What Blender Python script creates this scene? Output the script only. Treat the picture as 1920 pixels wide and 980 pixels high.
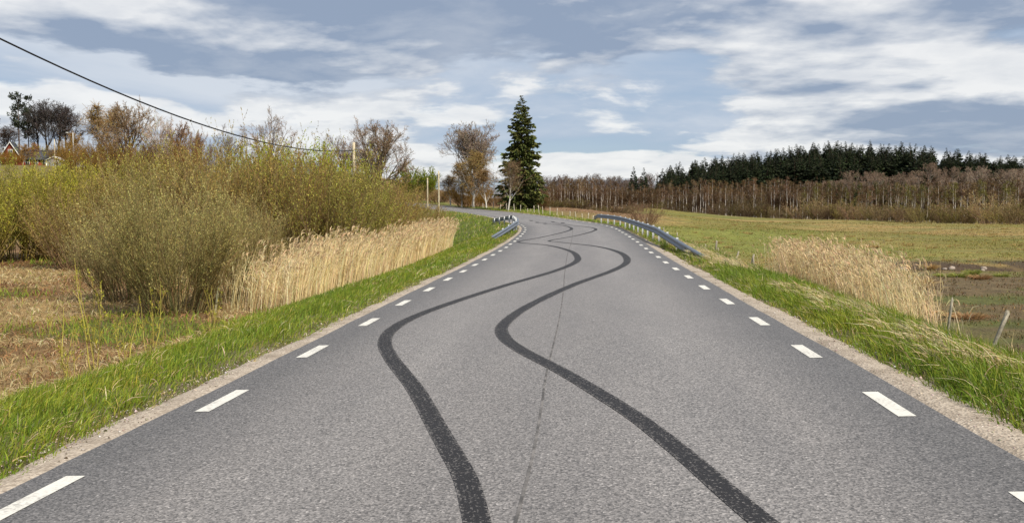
import bpy, math
import numpy as np

for o in list(bpy.data.objects):
    bpy.data.objects.remove(o)
scene = bpy.context.scene
COL = scene.collection

# ------------------------------------------------------------------ camera
F_PX, CAM_H, Y_HOR = 1728.0, 1.79, 386.0
cam_data = bpy.data.cameras.new('camera')
cam_data.sensor_width = 36.0
cam_data.lens = F_PX / 1920.0 * 36.0
cam_data.clip_start = 0.1
cam_data.clip_end = 8000.0
cam = bpy.data.objects.new('camera', cam_data)
COL.objects.link(cam)
cam.location = (0, 0, CAM_H)
cam.rotation_euler = (math.radians(90) - math.atan((490 - Y_HOR) / F_PX), 0, 0)
scene.camera = cam

# ------------------------------------------------------------------ sky, sun, exposure
SUN_AZ, SUN_EL = math.radians(138), math.radians(49)      # azimuth clockwise from the view direction
world = bpy.data.worlds.new('World')
scene.world = world
world.use_nodes = True
WN, WL = world.node_tree.nodes, world.node_tree.links
WN.clear()


def wnode(kind, **kw):
    n = WN.new(kind)
    for k, v in kw.items():
        setattr(n, k, v)
    return n


def wmath(op, a, b=None, c=None, clamp=False):
    n = wnode('ShaderNodeMath', operation=op)
    n.use_clamp = clamp
    for i, v in enumerate((a, b, c)):
        if v is None:
            continue
        if isinstance(v, (int, float)):
            n.inputs[i].default_value = v
        else:
            WL.new(v, n.inputs[i])
    return n.outputs[0]


def wramp(v, lo, hi):
    n = wnode('ShaderNodeMapRange', interpolation_type='SMOOTHSTEP')
    WL.new(v, n.inputs[0])
    n.inputs[1].default_value = lo
    n.inputs[2].default_value = hi
    return n.outputs[0]


def wmix(f, a, b):
    n = wnode('ShaderNodeMix', data_type='RGBA')
    if isinstance(f, (int, float)):
        n.inputs[0].default_value = f
    else:
        WL.new(f, n.inputs[0])
    for i, v in ((6, a), (7, b)):
        if isinstance(v, tuple):
            n.inputs[i].default_value = (*v, 1)
        else:
            WL.new(v, n.inputs[i])
    return n.outputs[2]


sky = wnode('ShaderNodeTexSky', sky_type='NISHITA')
sky.sun_disc = False
sky.sun_elevation = SUN_EL
sky.sun_rotation = SUN_AZ
sky.air_density = 1.0
sky.dust_density = 0.3
sky.ozone_density = 3.0
tc = wnode('ShaderNodeTexCoord')
sepd = wnode('ShaderNodeSeparateXYZ')
WL.new(tc.outputs['Generated'], sepd.inputs[0])
DX, DY, DZ = sepd.outputs
ZC = wmath('MAXIMUM', DZ, 0.0)


def cloud_density(dz, scale, detail, seed, flat, rough=0.52, warp=0.35):
    """noise on a flat cloud deck seen from below; dz raises the sampled elevation"""
    zz = wmath('ADD', ZC, flat + dz)
    comb = wnode('ShaderNodeCombineXYZ')
    WL.new(wmath('DIVIDE', DX, zz), comb.inputs[0])
    WL.new(wmath('DIVIDE', DY, zz), comb.inputs[1])
    comb.inputs[2].default_value = seed
    n = wnode('ShaderNodeTexNoise')
    n.inputs['Scale'].default_value = scale
    n.inputs['Detail'].default_value = detail
    n.inputs['Roughness'].default_value = rough
    n.inputs['Distortion'].default_value = warp
    WL.new(comb.outputs[0], n.inputs['Vector'])
    return n.outputs[0]


CL_SEED, CL_FLAT = 12.4, 0.15
# low broken stratocumulus deck: lit puffy tops, grey flat bases
LO = (0.95, 10, CL_SEED, CL_FLAT, 0.54, 0.12)
lo0 = cloud_density(0.0, *LO)
lo1 = cloud_density(0.010, LO[0], 8, *LO[2:])
lo2 = cloud_density(0.030, LO[0], 5, *LO[2:])
big = cloud_density(0.0, 0.38, 2, CL_SEED + 7.7, CL_FLAT)
# thin high veil behind it
veil = cloud_density(0.0, 0.7, 6, CL_SEED + 21.0, CL_FLAT + .03, 0.55, 0.5)
body = wmath('ADD', lo0, wmath('MULTIPLY_ADD', big, 0.40, -0.20))
cov_lo = wramp(body, 0.405, 0.465)
lit = wmath('ADD', wmath('MULTIPLY', wmath('SUBTRACT', lo0, lo1), 5.0), wmath('MULTIPLY', wmath('SUBTRACT', lo0, lo2), 5.6))
thick = wramp(body, 0.42, 0.66)
shade = wmath('ADD', wmath('MULTIPLY_ADD', lit, 1.0, 0.70), wmath('MULTIPLY', thick, -0.42))
# nearer overhead one looks at the grey cloud bases, towards the horizon at their lit sides
shade = wmath('SUBTRACT', shade, wmath('MULTIPLY', wramp(ZC, 0.14, 0.30), 0.22), clamp=True)
billow = cloud_density(0.0, 2.8, 7, CL_SEED + 3.3, CL_FLAT, 0.58, 0.2)
shade = wmath('MULTIPLY_ADD', wmath('SUBTRACT', billow, 0.5), 1.1, wmath('MULTIPLY_ADD', shade, 0.86, 0.05), clamp=True)
low_col = wmix(shade, (0.32, 0.395, 0.53), (0.98, 0.98, 0.98))
veil_col = wmix(wramp(veil, 0.36, 0.66), (0.40, 0.51, 0.68), (0.72, 0.77, 0.85))
cloud_col = wmix(cov_lo, veil_col, low_col)
cover = wmath('MAXIMUM', cov_lo, wmath('MULTIPLY_ADD', wramp(veil, 0.30, 0.52), 0.25, 0.75))
skyb = wnode('ShaderNodeBackground')
WL.new(sky.outputs[0], skyb.inputs[0])
skyb.inputs[1].default_value = 0.095
cloudb = wnode('ShaderNodeBackground')
WL.new(cloud_col, cloudb.inputs[0])
cloudb.inputs[1].default_value = 0.76
mixs = wnode('ShaderNodeMixShader')
WL.new(wmath('MULTIPLY', cover, 0.92), mixs.inputs[0])
WL.new(skyb.outputs[0], mixs.inputs[1])
WL.new(cloudb.outputs[0], mixs.inputs[2])
wout = wnode('ShaderNodeOutputWorld')
WL.new(mixs.outputs[0], wout.inputs[0])

sun_data = bpy.data.lights.new('sun', 'SUN')
sun_data.energy = 5.0
sun_data.angle = math.radians(0.53)
sun_data.color = (1.0, 0.92, 0.79)
sun = bpy.data.objects.new('sun', sun_data)
COL.objects.link(sun)
sun.rotation_euler = (math.radians(90) - SUN_EL, 0, math.pi - SUN_AZ)

scene.view_settings.view_transform = 'Standard'
scene.view_settings.look = 'None'
scene.view_settings.exposure = 0.28
scene.view_settings.gamma = 1.0
scene.view_settings.use_curve_mapping = False
scene.render.engine = 'CYCLES'
scene.cycles.max_bounces = 6
scene.cycles.transparent_max_bounces = 4

# ------------------------------------------------------------------ helpers: noise, meshes, tags
rng = np.random.default_rng(11)
_tab = np.random.default_rng(5).random((256, 256))


def vnoise(x, y, seed=0):
    x = np.asarray(x, float) + seed * 17.31
    y = np.asarray(y, float) + seed * 9.17
    xi, yi = np.floor(x).astype(int), np.floor(y).astype(int)
    fx, fy = x - xi, y - yi
    fx, fy = fx * fx * (3 - 2 * fx), fy * fy * (3 - 2 * fy)
    g = lambda a, b: _tab[a & 255, b & 255]
    return ((g(xi, yi) * (1 - fx) + g(xi + 1, yi) * fx) * (1 - fy)
            + (g(xi, yi + 1) * (1 - fx) + g(xi + 1, yi + 1) * fx) * fy)


def fbm(x, y, seed=0, octv=4):
    s, a, t = 0, 1.0, 0
    x, y = np.asarray(x, float), np.asarray(y, float)
    for i in range(octv):
        c_, s_ = math.cos(.7 + 1.3 * i), math.sin(.7 + 1.3 * i)
        s = s + a * vnoise((x * c_ - y * s_) * 2 ** i, (x * s_ + y * c_) * 2 ** i, seed + i)
        t += a
        a *= 0.5
    return s / t


def sstep(a, b, x):
    t = np.clip((np.asarray(x, float) - a) / (b - a), 0, 1)
    return t * t * (3 - 2 * t)


def nrm(v):
    return v / np.maximum(np.linalg.norm(v, axis=-1, keepdims=True), 1e-9)


def np_mesh(name, V, Fs, mat, col=None, smooth=False, uv=None):
    V = np.asarray(V, np.float32)
    if isinstance(Fs, np.ndarray):
        Fs = [Fs]
    Fs = [np.asarray(f, np.int32) for f in Fs if len(f)]
    loops = np.concatenate([f.ravel() for f in Fs])
    sizes = np.concatenate([np.full(len(f), f.shape[1], np.int32) for f in Fs])
    me = bpy.data.meshes.new(name)
    me.vertices.add(len(V))
    me.vertices.foreach_set('co', V.ravel())
    me.loops.add(len(loops))
    me.loops.foreach_set('vertex_index', loops)
    me.polygons.add(len(sizes))
    me.polygons.foreach_set('loop_start', np.concatenate([[0], np.cumsum(sizes)[:-1]]).astype(np.int32))
    me.polygons.foreach_set('loop_total', sizes)
    if smooth:
        me.polygons.foreach_set('use_smooth', np.ones(len(sizes), bool))
    if col is not None:
        c = np.ones((len(V), 4), np.float32)
        c[:, :3] = col
        a = me.color_attributes.new('Col', 'FLOAT_COLOR', 'POINT')
        a.data.foreach_set('color', c.ravel())
    if uv is not None:
        l = me.uv_layers.new(name='UVMap')
        l.data.foreach_set('uv', np.asarray(uv, np.float32)[loops].ravel())
    me.update(calc_edges=True)
    if mat is not None:
        me.materials.append(mat)
    return me


def link(name, me, parent=None, loc=(0, 0, 0), rot=(0, 0, 0), scale=(1, 1, 1)):
    o = bpy.data.objects.new(name, me)
    COL.objects.link(o)
    o.parent = parent
    o.location, o.rotation_euler, o.scale = loc, rot, scale
    return o


def tag(o, label, cat, group=None, kind=None):
    o['label'], o['category'] = label, cat
    if group:
        o['group'] = group
    if kind:
        o['kind'] = kind
    return o


def structure(o):
    o['kind'] = 'structure'
    return o


class Geo:
    """collects vertices, faces and vertex colours for one mesh"""
    def __init__(self):
        self.V, self.F, self.C, self.n = [], [], [], 0

    def add(self, V, F, C):
        V = np.asarray(V, float).reshape(-1, 3)
        C = np.broadcast_to(np.asarray(C, float), V.shape)
        self.V.append(V)
        self.C.append(C)
        for f in (F if isinstance(F, list) else [F]):
            self.F.append(np.asarray(f, np.int64) + self.n)
        self.n += len(V)
        return self

    def mesh(self, name, mat, smooth=False):
        by = {}
        for f in self.F:
            by.setdefault(f.shape[1], []).append(f)
        return np_mesh(name, np.concatenate(self.V), [np.concatenate(v) for v in by.values()], mat,
                       np.concatenate(self.C), smooth)


def tubes(P, R, m, col, r=None):
    """polylines (N,K,3) with radii (N,K) -> m-sided tubes (m=2: ribbons)"""
    r = r or rng
    N, K = P.shape[:2]
    T = nrm(np.gradient(P, axis=1))
    ref = nrm(r.normal(size=(N, 1, 3)))
    A = nrm(np.cross(T, np.broadcast_to(ref, T.shape)))
    B = np.cross(T, A)
    idx = np.arange(N * K * m).reshape(N, K, m)
    if m == 2:
        V = np.stack([P - A * R[..., None], P + A * R[..., None]], 2)
        F = np.stack([idx[:, :-1, 0], idx[:, :-1, 1], idx[:, 1:, 1], idx[:, 1:, 0]], -1).reshape(-1, 4)
    else:
        an = np.arange(m) * 2 * math.pi / m
        V = (P[:, :, None] + R[:, :, None, None] * (A[:, :, None] * np.cos(an)[None, None, :, None]
                                                    + B[:, :, None] * np.sin(an)[None, None, :, None]))
        j = np.roll(np.arange(m), -1)
        F = np.stack([idx[:, :-1], idx[:, :-1][..., j], idx[:, 1:][..., j], idx[:, 1:]], -1).reshape(-1, 4)
    col = np.asarray(col, float)
    if col.ndim == 1:
        C = np.broadcast_to(col, (N, K, m, 3))
    elif col.ndim == 2:
        C = np.broadcast_to(col[:, None, None], (N, K, m, 3))
    else:
        C = np.broadcast_to(col[:, :, None], (N, K, m, 3))
    return V.reshape(-1, 3), F, C.reshape(-1, 3)


def cards(Cn, D, L, W, col, r=None, facing=None):
    """leaf-shaped quads starting at Cn along D"""
    r = r or rng
    N = len(Cn)
    D = nrm(D)
    side = nrm(np.cross(D, r.normal(size=(N, 3)) if facing is None else facing + 0.35 * r.normal(size=(N, 3))))
    L, W = np.broadcast_to(L, (N,))[:, None], np.broadcast_to(W, (N,))[:, None]
    up = np.cross(side, D)
    mid = Cn + D * L * 0.45 + up * W * 0.25
    V = np.stack([Cn, mid - side * W * .5, Cn + D * L, mid + side * W * .5], 1)
    F = np.arange(N * 4).reshape(N, 4)
    C = np.broadcast_to(np.asarray(col, float).reshape(-1, 1, 3), (N, 4, 3))
    return V.reshape(-1, 3), F, C.reshape(-1, 3)


def grow(S, D, L, K, wob, trop, r):
    N = len(S)
    P = np.zeros((N, K, 3))
    P[:, 0] = S
    d = nrm(np.asarray(D, float))
    L = np.broadcast_to(L, (N,))[:, None]
    trop = np.asarray(trop, float)
    for k in range(1, K):
        d = nrm(d + wob * r.normal(size=(N, 3)) + trop)
        P[:, k] = P[:, k - 1] + d * L / (K - 1)
    return P


def spawn(P, R, n, t0, t1, a0, a1, r):
    """n children per parent polyline: start, direction, parent radius, t, parent index"""
    N, K = P.shape[:2]
    t = r.uniform(t0, t1, (N, n))
    q = t * (K - 1)
    i = np.minimum(q.astype(int), K - 2)
    f = (q - i)[..., None]
    ii = np.arange(N)[:, None]
    S = P[ii, i] * (1 - f) + P[ii, i + 1] * f
    T = nrm(P[ii, i + 1] - P[ii, i])
    rad = R[ii, i] * (1 - f[..., 0]) + R[ii, i + 1] * f[..., 0]
    perp = nrm(np.cross(T, r.normal(size=T.shape)))
    a = r.uniform(a0, a1, (N, n))[..., None]
    D = T * np.cos(a) + perp * np.sin(a)
    par = np.broadcast_to(ii, t.shape)
    return S.reshape(-1, 3), D.reshape(-1, 3), rad.ravel(), t.ravel(), par.ravel()


def taper(r0, K, end=0.35):
    return np.asarray(r0)[:, None] * np.linspace(1, end, K)[None]


def jit(col, n, r, amt=0.18, hue=0.08):
    """n colours round col, varying in brightness and a little in hue"""
    c = np.asarray(col, float)[None] * (1 + amt * r.normal(size=(n, 1))) * (1 + hue * r.normal(size=(n, 3)))
    return np.clip(c, 0.004, 0.9)


def pick(cols, weights, n, r, amt=0.18):
    w = np.asarray(weights, float)
    k = r.choice(len(cols), n, p=w / w.sum())
    c = np.asarray(cols, float)[k]
    return np.clip(c * (1 + amt * r.normal(size=(n, 1))) * (1 + .07 * r.normal(size=(n, 3))), 0.004, 0.9)


def box(x0, x1, y0, y1, z0, z1):
    V = np.array([[x, y, z] for z in (z0, z1) for y in (y0, y1) for x in (x0, x1)], float)
    F = np.array([[0, 2, 3, 1], [4, 5, 7, 6], [0, 1, 5, 4], [2, 6, 7, 3], [0, 4, 6, 2], [1, 3, 7, 5]])
    return V, F


# ------------------------------------------------------------------ materials
class M:
    """small node-material builder"""
    def __init__(self, name):
        self.m = bpy.data.materials.new(name)
        self.m.use_nodes = True
        self.N, self.L = self.m.node_tree.nodes, self.m.node_tree.links
        self.N.clear()
        self.out = self.N.new('ShaderNodeOutputMaterial')
        self.b = self.N.new('ShaderNodeBsdfPrincipled')
        self.L.new(self.b.outputs[0], self.out.inputs[0])
        self.b.inputs['Roughness'].default_value = 0.8
        self.b.inputs['Specular IOR Level'].default_value = 0.25

    def node(self, k, **kw):
        n = self.N.new(k)
        for a, v in kw.items():
            setattr(n, a, v)
        return n

    def put(self, v, s):
        if isinstance(v, (int, float)):
            s.default_value = v
        elif isinstance(v, tuple):
            s.default_value = (*v, 1) if len(v) == 3 else v
        else:
            self.L.new(v, s)

    def math(self, op, a, b=0.0, c=None):
        n = self.node('ShaderNodeMath', operation=op)
        self.put(a, n.inputs[0])
        self.put(b, n.inputs[1])
        if c is not None:
            self.put(c, n.inputs[2])
        return n.outputs[0]

    def mix(self, f, a, b, mode='MIX'):
        n = self.node('ShaderNodeMix', data_type='RGBA', blend_type=mode)
        self.put(f, n.inputs[0])
        self.put(a, n.inputs[6])
        self.put(b, n.inputs[7])
        return n.outputs[2]

    def noise(self, scale, detail=3, vec=None, rough=0.55):
        n = self.node('ShaderNodeTexNoise')
        n.inputs['Scale'].default_value = scale
        n.inputs['Detail'].default_value = detail
        n.inputs['Roughness'].default_value = rough
        if vec is not None:
            self.L.new(vec, n.inputs['Vector'])
        return n.outputs[0]

    def ramp(self, v, lo, hi, a=0.0, b=1.0):
        n = self.node('ShaderNodeMapRange')
        self.put(v, n.inputs[0])
        for i, x in enumerate((lo, hi, a, b)):
            n.inputs[i + 1].default_value = x
        return n.outputs[0]

    def coord(self, kind='Object'):
        return self.node('ShaderNodeTexCoord').outputs[kind]

    def scaled(self, v, s):
        n = self.node('ShaderNodeMapping')
        self.L.new(v, n.inputs[0])
        n.inputs['Scale'].default_value = s
        return n.outputs[0]

    def attr(self):
        return self.node('ShaderNodeAttribute', attribute_name='Col').outputs['Color']

    def color(self, c):
        self.put(c, self.b.inputs['Base Color'])

    def bump(self, h, strength=0.4, dist=0.02):
        n = self.node('ShaderNodeBump')
        n.inputs['Strength'].default_value = strength
        n.inputs['Distance'].default_value = dist
        self.L.new(h, n.inputs['Height'])
        self.L.new(n.outputs[0], self.b.inputs['Normal'])


def leaf_material(name, trans=0.3, rough=0.65):
    m = M(name)
    obj = m.node('ShaderNodeObjectInfo').outputs['Color']
    c = m.mix(1.0, m.attr(), obj, 'MULTIPLY')
    m.color(c)
    m.b.inputs['Roughness'].default_value = rough
    t = m.node('ShaderNodeBsdfTranslucent')
    m.L.new(c, t.inputs[0])
    mx = m.node('ShaderNodeMixShader')
    mx.inputs[0].default_value = trans
    m.L.new(m.b.outputs[0], mx.inputs[1])
    m.L.new(t.outputs[0], mx.inputs[2])
    m.L.new(mx.outputs[0], m.out.inputs[0])
    return m.m


def bark_material(name, scale=6.0, contrast=0.5):
    m = M(name)
    obj = m.node('ShaderNodeObjectInfo').outputs['Color']
    c = m.mix(1.0, m.attr(), obj, 'MULTIPLY')
    n = m.noise(scale, 4, m.coord())
    g = m.ramp(n, 0.3, 0.7, 1 - contrast, 1 + contrast * 0.6)
    cc = m.node('ShaderNodeVectorMath', operation='SCALE')
    m.L.new(c, cc.inputs[0])
    m.L.new(g, cc.inputs['Scale'])
    m.color(cc.outputs[0])
    m.b.inputs['Roughness'].default_value = 0.9
    m.bump(n, 0.5, 0.02)
    return m.m


MAT_GRASS = leaf_material('grass_blades', 0.35, 0.5)
MAT_STRAW = leaf_material('dry_straw', 0.25, 0.6)
MAT_LEAF = leaf_material('leaves', 0.38)
MAT_TWIG = leaf_material('twigs', 0.1, 0.8)
MAT_NEEDLE = leaf_material('needles', 0.12, 0.7)
MAT_BARK = bark_material('bark')
MAT_WOOD = bark_material('weathered_wood', 14.0, 0.45)
MAT_STONE = bark_material('field_stone', 7.0, 0.35)


def paint(name, col, rough=0.6, metal=0.0, var=0.15, scale=8.0):
    m = M(name)
    n = m.noise(scale, 4, m.coord())
    a = tuple(x * (1 - var) for x in col)
    b = tuple(min(1, x * (1 + var)) for x in col)
    m.color(m.mix(n, a, b))
    m.b.inputs['Roughness'].default_value = rough
    m.b.inputs['Metallic'].default_value = metal
    return m.m


MAT_RED = paint('falu_red_boards', (0.20, 0.035, 0.02), 0.8)
MAT_WHITE = paint('white_paint', (0.72, 0.72, 0.68), 0.6)
MAT_ROOF = paint('dark_roof', (0.045, 0.05, 0.06), 0.7)
MAT_GLASS = paint('window_glass', (0.03, 0.04, 0.05), 0.15)
MAT_CABLE = paint('black_cable', (0.012, 0.012, 0.013), 0.5)

# asphalt: UV holds metres (lateral, along)
m = M('worn_asphalt')
uv = m.coord('UV')
sx = m.node('ShaderNodeSeparateXYZ')
m.L.new(uv, sx.inputs[0])
lat = sx.outputs[0]
wander = m.noise(0.35, 2, uv)
latw = m.math('ADD', lat, m.math('MULTIPLY_ADD', wander, 0.5, -0.25))
absl = m.math('ABSOLUTE', latw)
edge_dark = m.ramp(absl, 2.15, 3.0)
n1 = m.math('MULTIPLY', m.math('ABSOLUTE', m.math('SUBTRACT', absl, 1.45)), 1.0)
wheel = m.ramp(n1, 0.0, 0.75, 1.0, 0.0)
cbase = m.mix(edge_dark, (0.160, 0.150, 0.145), (0.094, 0.090, 0.089))
cbase = m.mix(m.math('MULTIPLY', wheel, 0.85), cbase, (0.188, 0.177, 0.171))
patch = m.noise(0.8, 4, m.scaled(uv, (1.6, 0.25, 1)))
cbase = m.mix(m.ramp(patch, 0.38, 0.68, 0.0, 0.42), cbase, (0.112, 0.107, 0.107))
grain = m.node('ShaderNodeTexVoronoi')
grain.inputs['Scale'].default_value = 75.0
m.L.new(uv, grain.inputs['Vector'])
gsep = m.node('ShaderNodeSeparateColor')
m.L.new(grain.outputs['Color'], gsep.inputs[0])
g2 = m.noise(40.0, 3, uv)
bright = m.ramp(gsep.outputs[0], 0.0, 1.0, 0.45, 1.55)
bright = m.math('MULTIPLY', bright, m.ramp(g2, 0.3, 0.7, 0.72, 1.28))
spark = m.ramp(gsep.outputs[1], 0.93, 0.97, 0.0, 0.9)
bright = m.math('ADD', bright, spark)
sc = m.node('ShaderNodeVectorMath', operation='SCALE')
m.L.new(cbase, sc.inputs[0])
m.L.new(bright, sc.inputs['Scale'])
m.color(sc.outputs[0])
m.b.inputs['Roughness'].default_value = 0.58
m.b.inputs['Specular IOR Level'].default_value = 0.5
m.bump(grain.outputs['Distance'], 0.55, 0.006)
MAT_ASPHALT = m.m

m = M('tyre_rubber_marks')
uv = m.coord('UV')
g = m.node('ShaderNodeTexVoronoi')
g.inputs['Scale'].default_value = 75.0
m.L.new(m.coord('Object'), g.inputs['Vector'])
gs = m.node('ShaderNodeSeparateColor')
m.L.new(g.outputs['Color'], gs.inputs[0])
streak = m.noise(3.0, 4, m.scaled(uv, (9.0, 0.25, 1)))
su = m.node('ShaderNodeSeparateXYZ')
m.L.new(uv, su.inputs[0])
rim = m.ramp(m.math('ABSOLUTE', m.math('SUBTRACT', su.outputs[0], 0.5)), 0.34, 0.5, 0.0, 0.34)
thr = m.math('SUBTRACT', 0.93, m.math('ADD', rim, m.ramp(streak, 0.35, 0.7, 0.0, 0.25)))
lightspot = m.ramp(m.math('SUBTRACT', gs.outputs[0], thr), 0.0, 0.2)
m.color(m.mix(lightspot, (0.017, 0.016, 0.017), (0.14, 0.132, 0.128)))
m.b.inputs['Roughness'].default_value = 0.65
m.bump(g.outputs['Distance'], 0.5, 0.006)
MAT_SKID = m.m

m = M('bitumen_joint')
m.color(m.mix(m.ramp(m.noise(5.0, 4, m.coord()), 0.4, 0.6), (0.07, 0.067, 0.066), (0.17, 0.16, 0.155)))
MAT_JOINT = m.m

m = M('road_paint')
n = m.noise(40.0, 4, m.coord())
n2 = m.noise(3.0, 3, m.coord())
wear = m.math('MULTIPLY', m.ramp(n, 0.42, 0.62), m.ramp(n2, 0.3, 0.65))
m.color(m.mix(wear, (0.60, 0.59, 0.545), (0.30, 0.29, 0.275)))
m.bump(n, 0.3, 0.004)
MAT_LINE = m.m

m = M('shoulder_gravel')
co = m.coord()
g = m.node('ShaderNodeTexVoronoi')
g.inputs['Scale'].default_value = 45.0
m.L.new(co, g.inputs['Vector'])
gs = m.node('ShaderNodeSeparateColor')
m.L.new(g.outputs['Color'], gs.inputs[0])
n = m.noise(2.2, 5, co)
c = m.mix(gs.outputs[0], (0.25, 0.205, 0.16), (0.44, 0.38, 0.31))
c = m.mix(m.ramp(n, 0.48, 0.72, 0, 0.75), c, (0.17, 0.135, 0.10))
m.color(c)
m.bump(g.outputs['Distance'], 0.8, 0.012)
MAT_GRAVEL = m.m

m = M('meadow_ground')
co = m.coord()
c = m.attr()
n = m.noise(1.1, 5, co, 0.65)
n3 = m.noise(9.0, 4, co, 0.7)
g = m.math('MULTIPLY', m.ramp(n, 0.3, 0.72, 0.62, 1.32), m.ramp(n3, 0.28, 0.72, 0.55, 1.4))
sc = m.node('ShaderNodeVectorMath', operation='SCALE')
m.L.new(c, sc.inputs[0])
m.L.new(g, sc.inputs['Scale'])
m.color(sc.outputs[0])
m.b.inputs['Roughness'].default_value = 0.95
m.bump(n3, 0.9, 0.12)
MAT_GROUND = m.m

MAT_POST = paint('galvanised_posts', (0.47, 0.49, 0.50), 0.6, 0.1)
m = M('galvanised_steel')
n = m.noise(9.0, 4, m.coord())
m.color(m.mix(n, (0.13, 0.155, 0.19), (0.23, 0.265, 0.31)))
m.b.inputs['Metallic'].default_value = 0.55
m.b.inputs['Roughness'].default_value = 0.48
MAT_STEEL = m.m

# ------------------------------------------------------------------ road axis
KN = [0, 15, 30, 40, 50, 60, 70, 80, 95, 110, 130, 150, 180, 230, 300]
TH = [0.1094, 0.0733, 0.0765, 0.0768, 0.0592, 0.0528, -0.0513, -0.1167, -0.1312, -0.1847, -0.2476, -0.2606, -0.2724,
      -0.3215, -0.38]
ZK = [0.0493, -0.0084, -0.0438, -0.0222, 0.058, 0.1771, 0.3339, 0.4037, 0.6007, 0.7887, 1.0806, 1.3881, 2.0224, 3.1661,
      5.0]
KB = [0, 15, 30, 50, 70, 90, 120, 230]
BK = [0.0497, 0.0227, 0.0252, 0.0263, 0.0124, -0.0042, 0.0022, 0.001]
DS = 0.5
S_ = np.arange(-30, 300, DS)


def _sm(a, k=17):
    return np.convolve(np.pad(a, k // 2, mode='edge'), np.ones(k) / k, 'valid')


TH_ = _sm(np.interp(S_, KN, TH))
Z_ = _sm(np.interp(S_, KN, ZK))
B_ = _sm(np.interp(S_, KB, BK))
_x = np.concatenate([[0], np.cumsum(np.sin(TH_) * DS)[:-1]])
_y = np.concatenate([[0], np.cumsum(np.cos(TH_) * DS)[:-1]])
i0 = int(30 / DS)
X_, Y_ = _x - _x[i0] - 0.6512, _y - _y[i0]


def road(s, l, dz=0.0):
    """point on the road surface, s metres along, l metres right of the axis"""
    s, l = np.broadcast_arrays(np.asarray(s, float), np.asarray(l, float))
    t = np.interp(s, S_, TH_)
    return np.stack([np.interp(s, S_, X_) + l * np.cos(t), np.interp(s, S_, Y_) - l * np.sin(t),
                     np.interp(s, S_, Z_) + np.clip(l, -4, 4) * np.interp(s, S_, B_) + dz], -1)


def to_sl(x, y):
    x, y = np.asarray(x, float).ravel(), np.asarray(y, float).ravel()
    s, l = np.zeros(len(x)), np.zeros(len(x))
    st = slice(None, None, 2)
    xs, ys, ss, ts = X_[st], Y_[st], S_[st], TH_[st]
    for a in range(0, len(x), 20000):
        b = slice(a, a + 20000)
        d = (x[b, None] - xs) ** 2 + (y[b, None] - ys) ** 2
        i = np.argmin(d, 1)
        dx, dy = x[b] - xs[i], y[b] - ys[i]
        s[b] = ss[i] + dx * np.sin(ts[i]) + dy * np.cos(ts[i])
        l[b] = dx * np.cos(ts[i]) - dy * np.sin(ts[i])
    return s, l


CTRL = np.array([
    (9, -25, -1.7), (40, -20, -2), (-40, -20, -1.6), (-9, -25, -1.3),
    (10, 5, -1.8), (20, 10, -2), (15, 30, -2), (25, 45, -2), (16, 60, -2), (40, 60, -2), (30, 90, -2), (60, 90, -2.05),
    (25, 120, -1.3), (50, 130, -2), (100, 120, -2.1), (100, 200, -2.2), (60, 200, -2.1), (40, 170, -1.2), (60, 300, -2.1),
    (120, 300, -2.0), (200, 200, -2), (90, 260, -2.2), (80, 30, -2), (30, 190, -.3),
    (14, 100, -.5), (5, 130, 1.2), (0, 165, 1.8), (15, 140, .6), (-10, 215, 3.0), (10, 250, 2), (-20, 260, 4.2),
    (167, 450, 14), (120, 420, 8), (230, 440, 12), (60, 420, 1), (300, 420, 9), (167, 600, 18), (300, 650, 15), (0, 600, 6),
    (-10, 10, -1.25), (-25, 20, -1.5), (-10, 30, -1.4), (-30, 40, -1.5), (-12, 55, -1.3), (-40, 70, -1.2), (-14, 85, -.8),
    (-25, 110, .2), (-24, 140, 1.2), (-60, 120, 2.2), (-60, 60, -1.0), (-90, 180, 7), (-120, 230, 11.6), (-150, 260, 13),
    (-60, 230, 8), (-42, 190, 3.0), (-120, 120, 5), (-120, 60, 1), (-200, 200, 14), (-100, 400, 16), (-30, 60, -1.3),
    (0, 2000, 10), (1500, 1500, 10), (-1500, 1500, 25), (1500, 0, 0), (-1500, 0, 10), (0, -1500, 0)], float)


def base_z(x, y):
    x, y = np.asarray(x, float).ravel(), np.asarray(y, float).ravel()
    z = np.zeros(len(x))
    for a in range(0, len(x), 40000):
        b = slice(a, a + 40000)
        d = (x[b, None] - CTRL[:, 0]) ** 2 + (y[b, None] - CTRL[:, 1]) ** 2
        w = 1 / (d + 30) ** 1.7
        z[b] = (w * CTRL[:, 2]).sum(1) / w.sum(1)
    return z


def ditch(x, y):
    """the drain across the right-hand pasture: 1 in its bed"""
    line = 57.5 + 2.2 * np.sin(x * 0.16) + 0.12 * (x - 20)
    return np.exp(-((y - line) / 1.5) ** 2) * sstep(17, 20, x), y - line


PL = np.array([(0, 0), (3.25, 0), (3.9, -.02), (4.6, -.09), (6.0, -.38), (7.5, -.85), (9.0, -1.2)])
PR = np.array([(0, 0), (3.25, 0), (4.1, -.02), (4.7, -.04), (5.6, -.22), (6.8, -.62), (8.0, -1.15), (9.6, -1.7)])


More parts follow.
